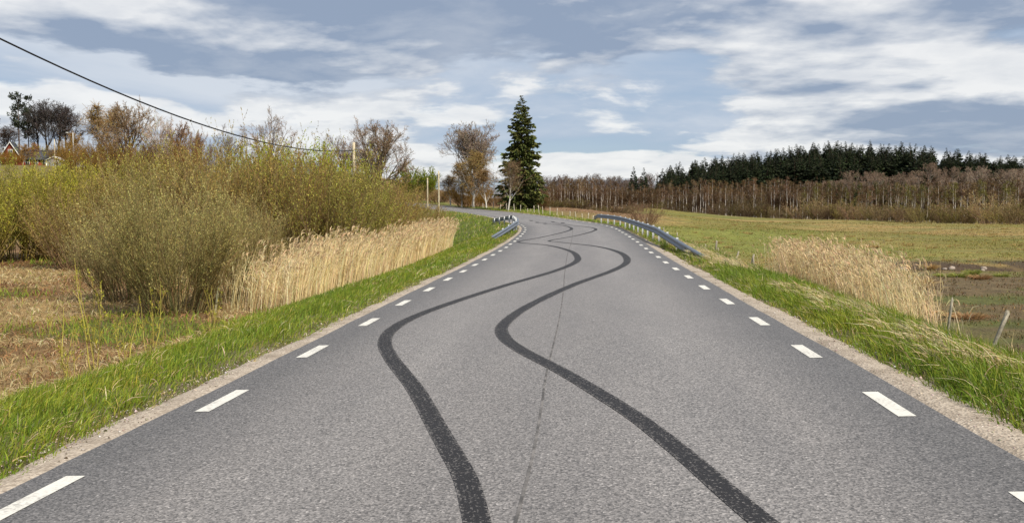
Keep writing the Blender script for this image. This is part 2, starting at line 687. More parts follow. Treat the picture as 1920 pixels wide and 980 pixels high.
def ground_z(x, y, sl=None):
    x, y = np.asarray(x, float).ravel(), np.asarray(y, float).ravel()
    s, l = to_sl(x, y) if sl is None else sl
    b = base_z(x, y)
    rz = np.interp(s, S_, Z_) + np.clip(l, -4, 4) * np.interp(s, S_, B_)
    al = np.abs(l)
    drop = np.where(l < 0, np.interp(al, PL[:, 0], PL[:, 1]), np.interp(al, PR[:, 0], PR[:, 1]))
    full = np.where(l < 0, -1.2, -1.7)
    depth = np.clip((rz - b) / np.maximum(-full, 1e-3), -0.25, 1.25)     # shallower verge where the land meets the road
    zc = rz + drop * depth
    w = sstep(6.5, 12.0, al)
    z = zc * (1 - w) + b * w
    rough = sstep(4.2, 6.5, al)
    z += rough * (0.10 * (fbm(x * .9, y * .9, 3) - .5) + 0.22 * (fbm(x * .22, y * .22, 9) - .5))
    k, _ = ditch(x, y)
    z -= 0.62 * k
    return z


def gz(x, y):
    return float(ground_z([x], [y])[0])


# ground sheet: fine near the camera, coarse out to the horizon
def axis(lo, hi, step, end_lo, end_hi, g):
    a = list(np.arange(lo, hi + 1e-6, step))
    s = step
    while a[-1] < end_hi:
        s *= g
        a.append(a[-1] + s)
    s = step
    while a[0] > end_lo:
        s *= g
        a.insert(0, a[0] - s)
    return np.array(a)


gx = axis(-36, 30, .5, -3000, 3000, 1.055)
gy = axis(-8, 112, .5, -1500, 4500, 1.028)
GX, GY = np.meshgrid(gx, gy)
xs, ys = GX.ravel(), GY.ravel()
sl = to_sl(xs, ys)
zs = ground_z(xs, ys, sl)
al = np.abs(sl[1])
zs = zs - 0.16 * (1 - sstep(2.9, 3.75, al))
nx, ny = len(gx), len(gy)
idx = np.arange(nx * ny).reshape(ny, nx)
GF = np.stack([idx[:-1, :-1], idx[:-1, 1:], idx[1:, 1:], idx[1:, :-1]], -1).reshape(-1, 4)


def lerp(a, b, t):
    t = np.asarray(t)[:, None]
    return np.asarray(a, float) * (1 - t) + np.asarray(b, float) * t


GREEN, DRYGRASS, STRAW = (0.10, 0.13, 0.025), (0.24, 0.175, 0.065), (0.40, 0.31, 0.16)
MUD, RUST, OLIVE = (0.062, 0.041, 0.026), (0.20, 0.105, 0.045), (0.165, 0.145, 0.032)


def ground_colour(x, y, s, l):
    al = np.abs(l)
    n_big, n_mid, n_str = fbm(x * .05, y * .05, 21), fbm(x * .3, y * .3, 31), fbm(x * .08, y * .5, 41)
    # right pasture
    c = lerp(OLIVE, (0.29, 0.20, 0.075), sstep(.38, .58, .5 * n_big + .5 * n_str))
    c = lerp(c, (0.10, 0.125, 0.03), sstep(.5, .62, n_str) * .6)
    near = 1 - sstep(48, 60, y + 4 * (n_mid - .5))
    c2 = lerp((0.125, 0.09, 0.045), (0.095, 0.10, 0.028), sstep(.44, .6, .6 * n_str + .4 * n_mid))
    c = lerp(c, c2, near)
    k, off = ditch(x, y)
    c = lerp(c, (0.06, 0.042, 0.028), np.clip(k * 1.6, 0, 1))
    bare = np.exp(-((off - 2.4) / 3.8) ** 2) * sstep(18, 22, x) * sstep(.33, .47, n_mid)
    c = lerp(c, MUD, np.clip(bare * 1.3, 0, .95))
    # left meadow
    cl = lerp((0.28, 0.185, 0.08), (0.15, 0.08, 0.036), sstep(.38, .56, n_mid))
    cl = lerp(cl, (0.10, 0.12, 0.03), sstep(.56, .66, n_big * .4 + n_mid * .6) * .8)
    far = sstep(60, 95, y)
    cl = lerp(cl, (0.16, 0.13, 0.05), far)
    c = np.where((l < 0)[:, None], cl, c)
    # verges
    edge = al + 1.2 * (n_mid - .5)
    gw = np.where(l < 0, 1 - sstep(5.9, 7.2, edge), 1 - sstep(6.2, 7.6, edge))
    gw = np.maximum(gw, np.where((l < 0) & (s > 58) & (s < 140), 1 - sstep(10, 20, edge), 0))
    gw = np.maximum(gw, np.where((l > 0) & (s > 95), 1 - sstep(7, 10, edge), 0))
    c = lerp(c, (0.105, 0.125, 0.026), gw)
    c = lerp(c, (0.16, 0.125, 0.07), (1 - sstep(4.0, 5.0, al)) * .8)
    dry = sstep(8, 11, l) * sstep(105, 122, y) * (1 - sstep(14, 24, x - .10 * (y - 120)))
    c = lerp(c, (0.19, 0.115, 0.06), dry)
    lush_ = sstep(58, 72, y) * (1 - sstep(105, 135, y)) * (1 - sstep(26, 46, x)) * (l > 7)
    c = lerp(c, (0.155, 0.175, 0.032), lush_ * .75)
    # woodland floor beyond the pasture
    c = lerp(c, (0.10, 0.07, 0.04), sstep(230, 330, y) * (x > -20))
    return c


gcol = ground_colour(xs, ys, *sl)
ground = link('ground', np_mesh('ground', np.stack([xs, ys, zs], 1), GF, MAT_GROUND, gcol, True))
structure(ground)

# road surface
HALF = 3.33


def strip(name, s, l_in, l_out, mat, n_l, dz=0.0, crown=0.0):
    """ribbon of road coordinates; l_in / l_out may vary along s"""
    t = np.linspace(0, 1, n_l)[None]
    Lm = np.asarray(l_in)[:, None] * (1 - t) + np.asarray(l_out)[:, None] * t
    Sm = np.broadcast_to(s[:, None], Lm.shape)
    P = road(Sm, Lm, dz)
    P[..., 2] -= crown * np.abs(Lm)
    uvs = np.stack([Lm, Sm], -1).reshape(-1, 2)
    a, b = Lm.shape
    ix = np.arange(a * b).reshape(a, b)
    Fq = np.stack([ix[:-1, :-1], ix[:-1, 1:], ix[1:, 1:], ix[1:, :-1]], -1).reshape(-1, 4)
    return np_mesh(name, P.reshape(-1, 3), Fq, mat, None, True, uvs)


s_road = np.arange(-25, 290, .5)
wob = lambda k: 0.05 * (fbm(s_road * 1.3, s_road * 0 + k, 60) - .5)
road_o = structure(link('road', strip('road', s_road, -HALF + wob(0), HALF + wob(9), MAT_ASPHALT, 9)))

s_sh = np.arange(-10, 150, .25)
for sd, outw in ((-1, 0.34), (1, 0.42)):
    wv = outw + 0.3 * (fbm(s_sh * .6, s_sh * 0 + sd, 70) - .5) + 0.16 * (fbm(s_sh * 3, s_sh * 0 + sd, 71) - .5)
    wv = wv * (1 - .45 * sstep(35, 60, s_sh))
    t = np.linspace(0, 1, 7)[None]
    Lm = sd * (HALF - .12 + (wv[:, None] + .12) * t)
    Sm = np.broadcast_to(s_sh[:, None], Lm.shape)
    P = road(Sm, Lm, 0)
    zg = ground_z(P[..., 0], P[..., 1], (Sm.ravel(), Lm.ravel())).reshape(Lm.shape)
    P[..., 2] = zg + np.array([-.035, -.012, .012, .014, .012, .006, -.03])[None] + .012 * (fbm(Sm * 4, Lm * 4, 5) - .5)
    a, b = Lm.shape
    ix = np.arange(a * b).reshape(a, b)
    Fq = np.stack([ix[:-1, :-1], ix[:-1, 1:], ix[1:, 1:], ix[1:, :-1]], -1).reshape(-1, 4)
    structure(link('gravel_shoulder', np_mesh('gravel_shoulder', P.reshape(-1, 3), Fq, MAT_GRAVEL, None, True)))

# painted edge-line dashes: 1 m painted, 2 m gap
def edge_spaced(s0, l, n):
    out, s = [], s0
    for _ in range(n):
        out.append(s)
        i = int(np.clip((s + 30) / DS, 0, len(S_) - 2))
        kap = (TH_[i + 1] - TH_[i]) / DS
        s += 3.0 / (1 - l * kap)
    return out


for s0, l in ((8.06 - 9, 3.03), (8.55 - 9, -3.03)):
    for c in edge_spaced(s0, l, 42):
        ss = np.linspace(c - .5, c + .5, 5)
        j = 0.012 * rng.normal(size=2)
        link('edge_line_dash', strip('edge_line_dash', ss, np.full(5, l - .07 + j[0]), np.full(5, l + .07 + j[0]),
                                     MAT_LINE, 3, 0.004), road_o)


def catmull(pts, step=0.25):
    pts = np.array(pts, float)
    P = np.vstack([2 * pts[0] - pts[1], pts, 2 * pts[-1] - pts[-2]])
    out = []
    for i in range(1, len(P) - 2):
        n = max(2, int(np.linalg.norm(P[i + 1] - P[i]) / step))
        t = np.linspace(0, 1, n, endpoint=False)[:, None]
        a, b, c, d = P[i - 1], P[i], P[i + 1], P[i + 2]
        out.append(.5 * (2 * b + (c - a) * t + (2 * a - 5 * b + 4 * c - d) * t ** 2 + (3 * b - a - 3 * c + d) * t ** 3))
    return np.vstack(out + [pts[-1:]])


def ribbon(name, pts, width, mat, dz):
    q = catmull(pts)
    for _ in range(1):
        q[1:-1] = .25 * q[:-2] + .5 * q[1:-1] + .25 * q[2:]
    T = nrm(np.gradient(q, axis=0))
    Nn = np.stack([T[:, 1], -T[:, 0]], 1)           # to the right in (s, l)
    w = (width if np.isscalar(width) else np.interp(q[:, 0], *width)) * (1 + .12 * (fbm(q[:, 0] * 1.5, q[:, 1], 80) - .5))
    off_ = np.array([-.5, -.17, .17, .5])
    sl_ = q[:, None] - Nn[:, None] * off_[None, :, None] * w[:, None, None]
    P = road(sl_[..., 0], sl_[..., 1], dz)
    a, b = len(q), 4
    d = np.concatenate([[0], np.cumsum(np.linalg.norm(np.diff(q, axis=0), axis=1))])
    uvs = np.stack(np.broadcast_arrays(off_[None] + .5, d[:, None]), -1).reshape(-1, 2)
    ix = np.arange(a * b).reshape(a, b)
    Fq = np.stack([ix[:-1, :-1], ix[:-1, 1:], ix[1:, 1:], ix[1:, :-1]], -1).reshape(-1, 4)
    return np_mesh(name, P.reshape(-1, 3), Fq[:, ::-1], mat, None, True, uvs)


SKID_W = ([5, 12, 33, 42, 52, 63, 75], [.16, .195, .25, .19, .17, .22, .15])
SKID_L = [(-3, 1.1), (1.5, .75), (5.0, -.05), (5.9, -.25), (7.2, -.65), (9.0, -1.2), (10.9, -1.85), (12.3, -2.25), (13.6, -2.43),
          (15.2, -2.4), (17.5, -2.08), (21.4, -1.35), (26.0, -.35), (29.9, .2), (33.2, .25), (37.6, -.1), (42.7, -1.15),
          (46.7, -2.78), (51.0, -1.9), (56.7, -.75), (62.1, .05), (66.9, .1), (72.7, -.45), (75.9, -.9),
          (79, -1.15)]
SKID_R = [(-3, 3.1), (1.5, 2.35), (5.0, 1.5), (6.2, 1.25), (7.5, .95), (8.7, .6), (10.1, .15), (11.5, -.35), (12.8, -.68),
          (14.3, -.78), (17.1, -.5), (21.3, .25), (25.9, 1.3), (30.0, 1.88), (35.4, 1.85), (40.7, 1.05), (45.4, -.62),
          (47.4, -1.2), (52.7, .2), (58, 1.25), (61.7, 1.68), (65.2, 1.5), (71.5, .35), (76, .1)]
sk = link('skid_mark', ribbon('skid_mark', SKID_L, SKID_W, MAT_SKID, .005), road_o)
sk['label'] = 'left one of the two winding black tyre marks'
sk = link('skid_mark', ribbon('skid_mark', SKID_R, SKID_W, MAT_SKID, .005), road_o)
sk['label'] = 'right one of the two winding black tyre marks'
for s0, l0 in ((84.1, -.85), (78.5, -1.1), (75.2, -.85), (79.7, .45), (76.2, .75)):
    link('skid_patch', ribbon('skid_patch', [(s0 - 1.1, l0 - .12), (s0, l0), (s0 + 1.1, l0 + .12)], .3, MAT_SKID, .008), road_o)
JOINT = [(-3, .2), (3, .17), (5.1, .15), (6.6, .14), (8.3, .1), (10.1, .06), (15.2, .05), (20, .02), (25.5, -.05), (37.6, -.13), (54.2, 0),
         (66.9, .2), (80, .3)]
link('tar_joint', ribbon('tar_joint', JOINT, .02, MAT_JOINT, .003), road_o)['label'] = 'thin dark joint along the middle of the road'


def at(px, D):
    """world X, Y for a column of the photograph at distance D"""
    return (px - 960.0) / F_PX * D, D


def top_z(py, D):
    return CAM_H + (Y_HOR - py) / F_PX * D


# ------------------------------------------------------------------ guard rails
W_FRONT = np.array([(0.0, .31), (.075, .287), (.092, .245), (.085, .205), (.018, .168), (.018, .142), (.085, .105), (.092, .06),
                    (.075, .02), (0, 0)])


def guard_rail(name, label, s_a, s_b, lat_f, top_f, posts, side):
    """side = +1: rail right of the road (face looks left)"""
    root = link(name, None, None, tuple(road(s_a, lat_f(s_a))))
    inv = np.array(root.location)
    s = np.arange(s_a, s_b + .01, .5)
    prof = np.vstack([W_FRONT, W_FRONT[::-1] - np.array([.007, 0])])
    Lm = np.array([lat_f(v) for v in s])[:, None] - side * prof[None, :, 0]
    base = road(s, np.array([lat_f(v) for v in s]))[:, 2]
    P = road(np.broadcast_to(s[:, None], Lm.shape), Lm)
    P[..., 2] = (base + np.array([top_f(v) for v in s]))[:, None] - .31 + prof[None, :, 1]
    P = P - inv
    a, b = P.shape[:2]
    ix = np.arange(a * b).reshape(a, b)
    j = np.roll(np.arange(b), -1)
    Fq = np.stack([ix[:-1], ix[:-1][:, j], ix[1:][:, j], ix[1:]], -1).reshape(-1, 4)
    half = b // 2
    caps = np.array([[ix[e, k], ix[e, k + 1], ix[e, b - 2 - k], ix[e, b - 1 - k]] for e in (0, a - 1) for k in range(half - 1)])
    link('rail_beam', np_mesh('rail_beam', P.reshape(-1, 3), [Fq, caps], MAT_STEEL), root)
    for sp in posts:
        lp = lat_f(sp) + side * .075
        p = road(sp, lp) - inv
        g = gz(*(road(sp, lp)[:2])) - inv[2]
        top = float(road(sp, lat_f(sp))[2] - inv[2] + top_f(sp)) + .02
        V, F1 = [], []
        bits = [box(-.05, .05, -.006, .006, g - .4, top), box(-.05, -.04, -.03, .03, g - .4, top), box(.04, .05, -.03, .03, g - .4, top)]
        n = 0
        for bv, bf in bits:
            V.append(bv)
            F1.append(bf + n)
            n += 8
        th = float(np.interp(sp, S_, TH_))
        po = link('post', np_mesh('post', np.vstack(V), np.vstack(F1), MAT_POST), root, (p[0], p[1], 0), (0, 0, -th))
        bv, bf = box(-.10 if side > 0 else .05, -.05 if side > 0 else .10, -.04, .04, top - .24, top - .12)
        link('spacer', np_mesh('spacer', bv, bf, MAT_STEEL), po)
    return tag(root, label, 'guard rail')


guard_rail('guard_rail', 'grey steel guard rail on the right road edge, running down into the grass', 29.3, 80.0,
           lambda s: float(np.interp(s, [29.3, 42, 60, 76, 80], [4.3, 3.86, 3.74, 3.76, 4.15])),
           lambda s: float(np.interp(s, [29.3, 42.5, 77, 80], [.17, .71, .70, .48])), list(np.arange(36.5, 78, 3.0)), 1)
guard_rail('guard_rail', 'grey steel guard rail on the left road edge, beside the bend', 50.0, 81.0,
           lambda s: float(np.interp(s, [50, 61, 73, 81], [-4.45, -3.58, -3.58, -4.75])),
           lambda s: float(np.interp(s, [50, 60, 74, 81], [.18, .66, .70, .25])), list(np.arange(55, 66, 2.5)) + list(np.arange(67, 80, 1.8)), -1)

# ------------------------------------------------------------------ grass, straw and reeds
def blades(B, h, w, lean, bend, col, K=4, r=None):
    """curved tapering blades; lean = horizontal unit vectors, bend 0 upright .. 1 drooping"""
    r = r or rng
    t = np.linspace(0, 1, K)[None, :, None]
    h_, b_ = h[:, None, None], bend[:, None, None]
    ln = np.concatenate([lean, np.zeros((len(lean), 1))], 1)[:, None]
    up = np.array([0, 0, 1.0])
    P = B[:, None] + up * h_ * (t - .62 * b_ * t ** 2) + ln * h_ * (.12 * t + b_ * t ** 2 * .85)
    R = .5 * w[:, None] * np.interp(np.linspace(0, 1, K), [0, .35, .75, 1], [.8, 1, .7, .08])[None]
    return tubes(P, R, 2, col, r)


def scatter(n, s0, s1, l0, l1, r, pw=1.0):
    """random road coordinates, denser near s0 when pw > 1"""
    u = r.random(n) ** pw
    return s0 + (s1 - s0) * u, r.uniform(l0, l1, n)


def ground_pts(s, l):
    P = road(s, l)
    P[:, 2] = ground_z(P[:, 0], P[:, 1], (s, l))
    return P


def unit2(a):
    return np.stack([np.cos(a), np.sin(a)], 1)


G_GREENS = [(0.175, 0.24, 0.022), (0.235, 0.285, 0.03), (0.125, 0.19, 0.02), (0.31, 0.31, 0.05)]
S_STRAWS = [(0.50, 0.40, 0.21), (0.40, 0.30, 0.14), (0.58, 0.49, 0.30)]


def verge(name, label, side, seed, zones):
    r = np.random.default_rng(seed)
    g = Geo()
    for (n, s0, s1, l0, l1, h0, w0, straw, pw) in zones:
        s, a = scatter(n, s0, s1, l0, l1, r, pw)
        clump = fbm(s * 1.6, a * 1.6 * side, seed)
        keep = r.random(n) < np.clip(.35 + 1.5 * (clump - .25), .2, 1)
        # ragged border towards the gravel
        bord = 3.48 + (.22 if side > 0 else .12) + .55 * (fbm(s * .8, s * 0 + side, 90) - .5) + .3 * (fbm(s * 3, s * 0, 91) - .5)
        keep &= a > bord - .1 * r.random(n)
        s, a, clump = s[keep], a[keep], clump[keep]
        k = len(s)
        P = ground_pts(s, a * side)
        dens = sstep(0, .38, a - bord[keep])
        hh = h0 * (.55 + .8 * clump) * (.35 + .65 * dens) * r.uniform(.55, 1.25, k)
        ww = w0 * r.uniform(.7, 1.3, k)
        isst = r.random(k) < straw * np.clip(2.6 * (fbm(s * .7, a * .9, seed + 5) - .28), .05, 2)
        col = np.where(isst[:, None], pick(S_STRAWS, [3, 2, 2], k, r), pick(G_GREENS, [4, 3, 3, 1.4], k, r))
        patch = fbm(s * .35, a * .5, seed + 9)
        col *= (1 + .55 * (patch - .5))[:, None]
        col[:, 0] *= 1 + .5 * np.clip(patch - .52, -.2, .3)
        wind = math.pi * (1.0 if side > 0 else .1)
        lean = unit2(wind + r.normal(0, 1.1, k))
        bend = np.clip(r.normal(.38 + .28 * isst, .2, k), 0, .95)
        g.add(*blades(P - [0, 0, .02], hh * (1 + .25 * isst), ww, lean, bend, col, 4 if s0 < 20 else 3, r))
    o = link(name, g.mesh(name, MAT_GRASS))
    return tag(o, label, 'grass', kind='stuff')


verge('verge_grass', 'short bright green grass on the verge left of the road', -1, 101, [
    (72000, 4.0, 26, 3.4, 7.2, .18, .009, .09, 1.3), (42000, 24, 62, 3.5, 8.2, .22, .017, .12, 1.2),
    (20000, 58, 125, 3.4, 14, .24, .040, .16, 1.1)])
verge('verge_grass', 'long green grass with pale drooping blades on the verge right of the road', 1, 202, [
    (80000, 5.0, 26, 3.6, 7.4, .30, .009, .06, 1.25), (38000, 24, 62, 3.7, 7.6, .30, .017, .20, 1.2),
    (16000, 60, 150, 3.6, 9, .26, .042, .2, 1.1)])

# pale tufts hanging over the gravel on the right
r = np.random.default_rng(55)
g = Geo()
n = 420
s, a = 5 + 40 * r.random(n) ** 1.3, np.clip(r.normal(4.75, .28, n), 4.2, 5.6)
keepc = fbm(s * .55, s * 0, 92) > .45
s, a = s[keepc], a[keepc]
n = len(s)
wob2 = .5 * (fbm(s * .8, s * 0 + 1, 90) - .5)
P = ground_pts(s, a + wob2)
for i in range(n):
    k = r.integers(10, 26)
    ang = math.pi + r.normal(.2, .55, k)
    B = P[i] + np.concatenate([r.normal(0, .07, (k, 2)), np.zeros((k, 1))], 1)
    g.add(*blades(B, r.uniform(.28, .52, k), np.full(k, .007 + s[i] * .00022), unit2(ang), r.uniform(.5, .95, k),
                  pick(S_STRAWS, [2, 1, 3], k, r), 5, r))
n = 5200
s, a = 8 + 62 * r.random(n), r.normal(7.5, .75, n)
P = ground_pts(s, a)
g.add(*blades(P, r.uniform(.15, .55, n), .006 + s * .00035, unit2(r.uniform(0, 6.28, n)), r.uniform(.2, .95, n), pick(S_STRAWS, [3, 2, 2], n, r), 4, r))
n = 46
s, a = r.uniform(12.5, 24, n), r.uniform(6.4, 8.6, n)
P = ground_pts(s, a)
g.add(*blades(P, r.uniform(.6, 1.15, n), np.full(n, .011), unit2(r.normal(2.6, .9, n)), r.uniform(.05, .4, n), pick(S_STRAWS, [2, 1, 2], n, r), 5, r))
tag(link('dead_grass', g.mesh('dead_grass', MAT_STRAW)), 'pale dead grass hanging along the crest of the right verge', 'dead grass', kind='stuff')

# straw heap of flattened grass between the guard rail and the reeds
r = np.random.default_rng(56)
g = Geo()
n = 9000
s, a = r.uniform(33, 60, n), r.normal(8.2, 1.1, n)
keep = fbm(s * .35, a * .6, 4) > .45
s, a = s[keep], a[keep]
P = ground_pts(s, a)
g.add(*blades(P + [0, 0, .05], r.uniform(.2, .5, len(s)), np.full(len(s), .02), unit2(r.normal(math.pi, 1, len(s))), r.uniform(.6, 1.0, len(s)),
              pick([(0.52, 0.41, 0.24), (0.40, 0.27, 0.14)], [2, 1], len(s), r), 3, r))
tag(link('flattened_grass', g.mesh('flattened_grass', MAT_STRAW)), 'flattened pale grass between the right guard rail and the reeds', 'dead grass', kind='stuff')

# dead meadow grass on the left
r = np.random.default_rng(57)
g = Geo()
n = 60000
y = 9 + 50 * r.random(n) ** 1.5
x = -5.6 - (y * .56 + 2) * r.random(n)
s, l = to_sl(x, y)
keep = (l < -6.3 - 1.0 * r.random(n))
x, y, s, l = x[keep], y[keep], s[keep], l[keep]
k = len(x)
P = np.stack([x, y, ground_z(x, y, (s, l))], 1)
nm = fbm(x * .3, y * .3, 31)
nb = fbm(x * .05, y * .05, 21)
green = (sstep(.54, .62, nb * .3 + nm * .7) * .6 + .05) > r.random(k)
rust = (sstep(.36, .54, nm)) > r.random(k)
col = np.where(rust[:, None], pick([(0.24, 0.12, 0.05), (0.34, 0.20, 0.085), (0.13, 0.07, 0.035)], [3, 2, 2], k, r), pick(S_STRAWS, [3, 3, 1], k, r) * .85)
col = np.where(green[:, None], pick(G_GREENS, [3, 3, 2, 2], k, r), col)
g.add(*blades(P + [0, 0, .01], r.uniform(.08, .30, k) * (1 + .3 * green), .006 + y * .0005, unit2(r.uniform(0, 6.28, k)),
              np.where(green, r.uniform(.1, .6, k), r.uniform(.55, 1.0, k)), col, 3, r))
tag(link('meadow_grass', g.mesh('meadow_grass', MAT_STRAW)), 'rusty brown dead grass over the meadow on the left', 'dead grass', kind='stuff')

# short pasture grass on the right
r = np.random.default_rng(58)
g = Geo()
n = 70000
y = 12 + 150 * r.random(n) ** 1.5
x = 8 + (y * .56) * r.random(n)
s, l = to_sl(x, y)
keep = l > 7.0
x, y, s, l = x[keep], y[keep], s[keep], l[keep]
kk, off_ = ditch(x, y)
keep = (kk < .3) & (fbm(x * .5, y * .5, 77) > .40)
x, y, s, l = x[keep], y[keep], s[keep], l[keep]
k = len(x)
P = np.stack([x, y, ground_z(x, y, (s, l))], 1)
gc = ground_colour(x, y, s, l)
col = np.clip(gc * r.uniform(.8, 1.7, (k, 1)) * (1 + .1 * r.normal(size=(k, 3))), 0, .8)
tan = r.random(k) < .18
col[tan] = pick([(0.34, 0.24, 0.10), (0.28, 0.17, 0.07)], [1, 1], int(tan.sum()), r)
g.add(*blades(P, r.uniform(.05, .15, k), .008 + y * .0007, unit2(r.uniform(0, 6.28, k)), r.uniform(.1, .8, k), col, 3, r))
tag(link('pasture_grass', g.mesh('pasture_grass', MAT_GRASS)), 'short grazed grass over the wide pasture on the right', 'grass', kind='stuff')


def reed_bed(name, label, s, l, h0, seed, cols, stem_w, lean_ang, z=None):
    r = np.random.default_rng(seed)
    k = len(s)
    P = ground_pts(s, l)
    g = Geo()
    h = h0 * r.uniform(.62, 1.12, k) * (.8 + .4 * fbm(s * .5, l * .8, seed))
    lean = unit2(r.normal(lean_ang, .9, k))
    col = pick(cols, [3, 2, 1.5], k, r, .14)
    w = stem_w * (.7 + s / 60)
    bend = np.clip(r.normal(.12, .08, k), 0, .5)
    g.add(*blades(P - [0, 0, .05], h, w, lean, bend, col, 4, r))
    # long narrow leaves
    for q in range(3):
        t = r.uniform(.25, .8, k)
        B = P + np.stack([lean[:, 0] * h * bend * t * t * .85, lean[:, 1] * h * bend * t * t * .85, h * t], 1)
        g.add(*blades(B, h * r.uniform(.12, .26, k), w * .9, unit2(r.uniform(0, 6.28, k)), r.uniform(.4, 1, k), col * r.uniform(.85, 1.1, (k, 1)), 3, r))
    # feathery plumes on most stems
    pl = r.random(k) < .55
    tipz = h * (1 - .62 * bend)
    B = P + np.stack([lean[:, 0] * h * (.12 + bend * .85), lean[:, 1] * h * (.12 + bend * .85), tipz - .06], 1)
    B = B[pl]
    kp = len(B)
    for q in range(4):
        g.add(*blades(B - [0, 0, .02 * q], r.uniform(.12, .24, kp), w[pl] * 1.9, unit2(r.normal(lean_ang, .7, kp)), r.uniform(.3, .9, kp),
                      pick([(0.60, 0.46, 0.27), (0.50, 0.37, 0.21)], [2, 1], kp, r), 3, r))
    o = link(name, g.mesh(name, MAT_STRAW))
    return tag(o, label, 'reeds', kind='stuff')


r = np.random.default_rng(60)
n = 7600
s = 26.5 + 39 * r.random(n) ** .9
l = -(8.2 + 2.3 * r.random(n) ** 1.2) + .6 * (fbm(s * .4, s * 0, 61) - .5)
REED = [(0.78, 0.64, 0.36), (0.68, 0.53, 0.27), (0.82, 0.71, 0.45)]
reed_bed('reed_bed', 'pale dry reeds in the ditch below the left verge', s, l, 2.05, 61, REED, .011, .3)
n = 4600
u = r.random(n)
ext = np.array([[20.5, 8.3], [25, 8.9], [33, 10.2], [47, 10.8]])
s = 20.5 + 27 * u ** .8
l = np.interp(s, ext[:, 0], ext[:, 1]) + r.normal(0, .55, n) * (0.6 + .4 * u)
keep = r.random(n) < np.interp(s, [20.5, 23, 27, 42, 47], [.12, .4, 1, 1, .5])
reed_bed('reed_bed', 'pale dry reeds in the ditch right of the road, before the pasture', s[keep], l[keep], 2.15, 62,
         [(0.72, 0.58, 0.33), (0.64, 0.49, 0.25), (0.76, 0.65, 0.42)], .010, 2.6)
r = np.random.default_rng(64)
n = 420
s = r.uniform(33, 45, n)
l = np.interp(s, [33, 45], [-13.5, -21]) + r.normal(0, 1.0, n)
reed_bed('reed_clump', 'small tuft of dry reeds at the foot of the left willow thicket', s, l, 1.7, 65, REED, .012, .3)

# ------------------------------------------------------------------ woody plants
def put(root_name, parts, loc, rz, scale, label, cat, group=None, color=(1, 1, 1), lean=0.0, tint_trunk=False):
    """one plant: an Empty with its trunk / crown meshes (mesh data may be shared)"""
    o = link(root_name, None, None, loc, (lean, 0, rz), scale if isinstance(scale, tuple) else (scale,) * 3)
    for nm, me in parts:
        c = link(nm, me, o)
        if nm == 'twigs' and root_name == 'willow_shoots':
            c['kind'] = 'stuff'
        c.color = (*color, 1) if nm != 'trunk' or tint_trunk else (1, 1, 1, 1)
    return tag(o, label, cat, group)


def bare_tree(seed, H, R, trunk_h, limbs, sub, sub2, twigs, up, bark, twig_col, tw, r_tr, fan=(.35, 1.0), K=5, low=.25):
    """leafless broadleaf: trunk part = trunk and limbs, crown part = finer branches and twigs"""
    r = np.random.default_rng(seed)
    T = grow(np.zeros((1, 3)), [[.03, .02, 1]], H * .62, 8, .05, (0, 0, .1), r)
    RT = taper([r_tr], 8, .3)
    RT[:, 0] *= 1.5
    g = Geo()
    g.add(*tubes(T, RT, 8, bark, r))
    t0 = trunk_h / (H * .62)
    S, D, rad, t, _ = spawn(T, RT, limbs, t0, 1.0, *fan, r)
    az = np.arange(limbs) * 2.39996 + r.normal(0, .25, limbs)
    inc = r.uniform(*fan, limbs) * np.interp(t, [t0, 1], [1.15, .55])
    D = np.stack([np.cos(az) * np.sin(inc), np.sin(az) * np.sin(inc), np.cos(inc)], 1)
    # limbs reach the surface of a dome-shaped crown
    de = nrm(D + [0, 0, up * 2.0])
    zc = .5 * (trunk_h * .8 + H * .93)
    ax = np.array([R * .86, R * .86, H * .93 - zc])
    p_, q_ = (S - [0, 0, zc]) / ax, de / ax
    qa, qb, qc = (q_ ** 2).sum(1), 2 * (p_ * q_).sum(1), np.minimum((p_ ** 2).sum(1) - 1, -.02)
    L = (-qb + np.sqrt(qb * qb - 4 * qa * qc)) / (2 * qa) * r.uniform(.82, 1.02, limbs)
    L = np.maximum(L, .12 * H)
    P1 = grow(S, D, L, 7, .13, (0, 0, up), r)
    R1 = taper(np.clip(rad * .55, .02, .5), 7, .25)
    g.add(*tubes(P1, R1, 5, bark, r))
    trunk = g.mesh('trunk', MAT_BARK, True)
    g = Geo()
    P, Rr = P1, R1
    Ls = L
    for lev, (n, ratio, wob_) in enumerate(((sub, .46, .16), (sub2, .5, .18), (twigs, .55, .2))):
        S, D, rad, t, par = spawn(P, Rr, n, low if lev else .2, 1.0, .35, 1.05, r)
        L2 = Ls[par] * ratio * (1.15 - .55 * t) * r.uniform(.6, 1.2, len(S))
        Kk = 5 if lev < 1 else 4 if lev < 2 else 3
        P = grow(S, D, L2, Kk, wob_, (0, 0, up * .7), r)
        Rr = taper(np.clip(rad * .6, tw if lev == 2 else tw * 1.3, .1), Kk, .45)
        col = jit(bark if lev < 1 else twig_col, len(S), r, .2)
        g.add(*tubes(P, Rr, 3 if lev < 1 else 2, col, r))
        Ls = L2
    crown = g.mesh('crown', MAT_TWIG)
    return [('trunk', trunk), ('crown', crown)]


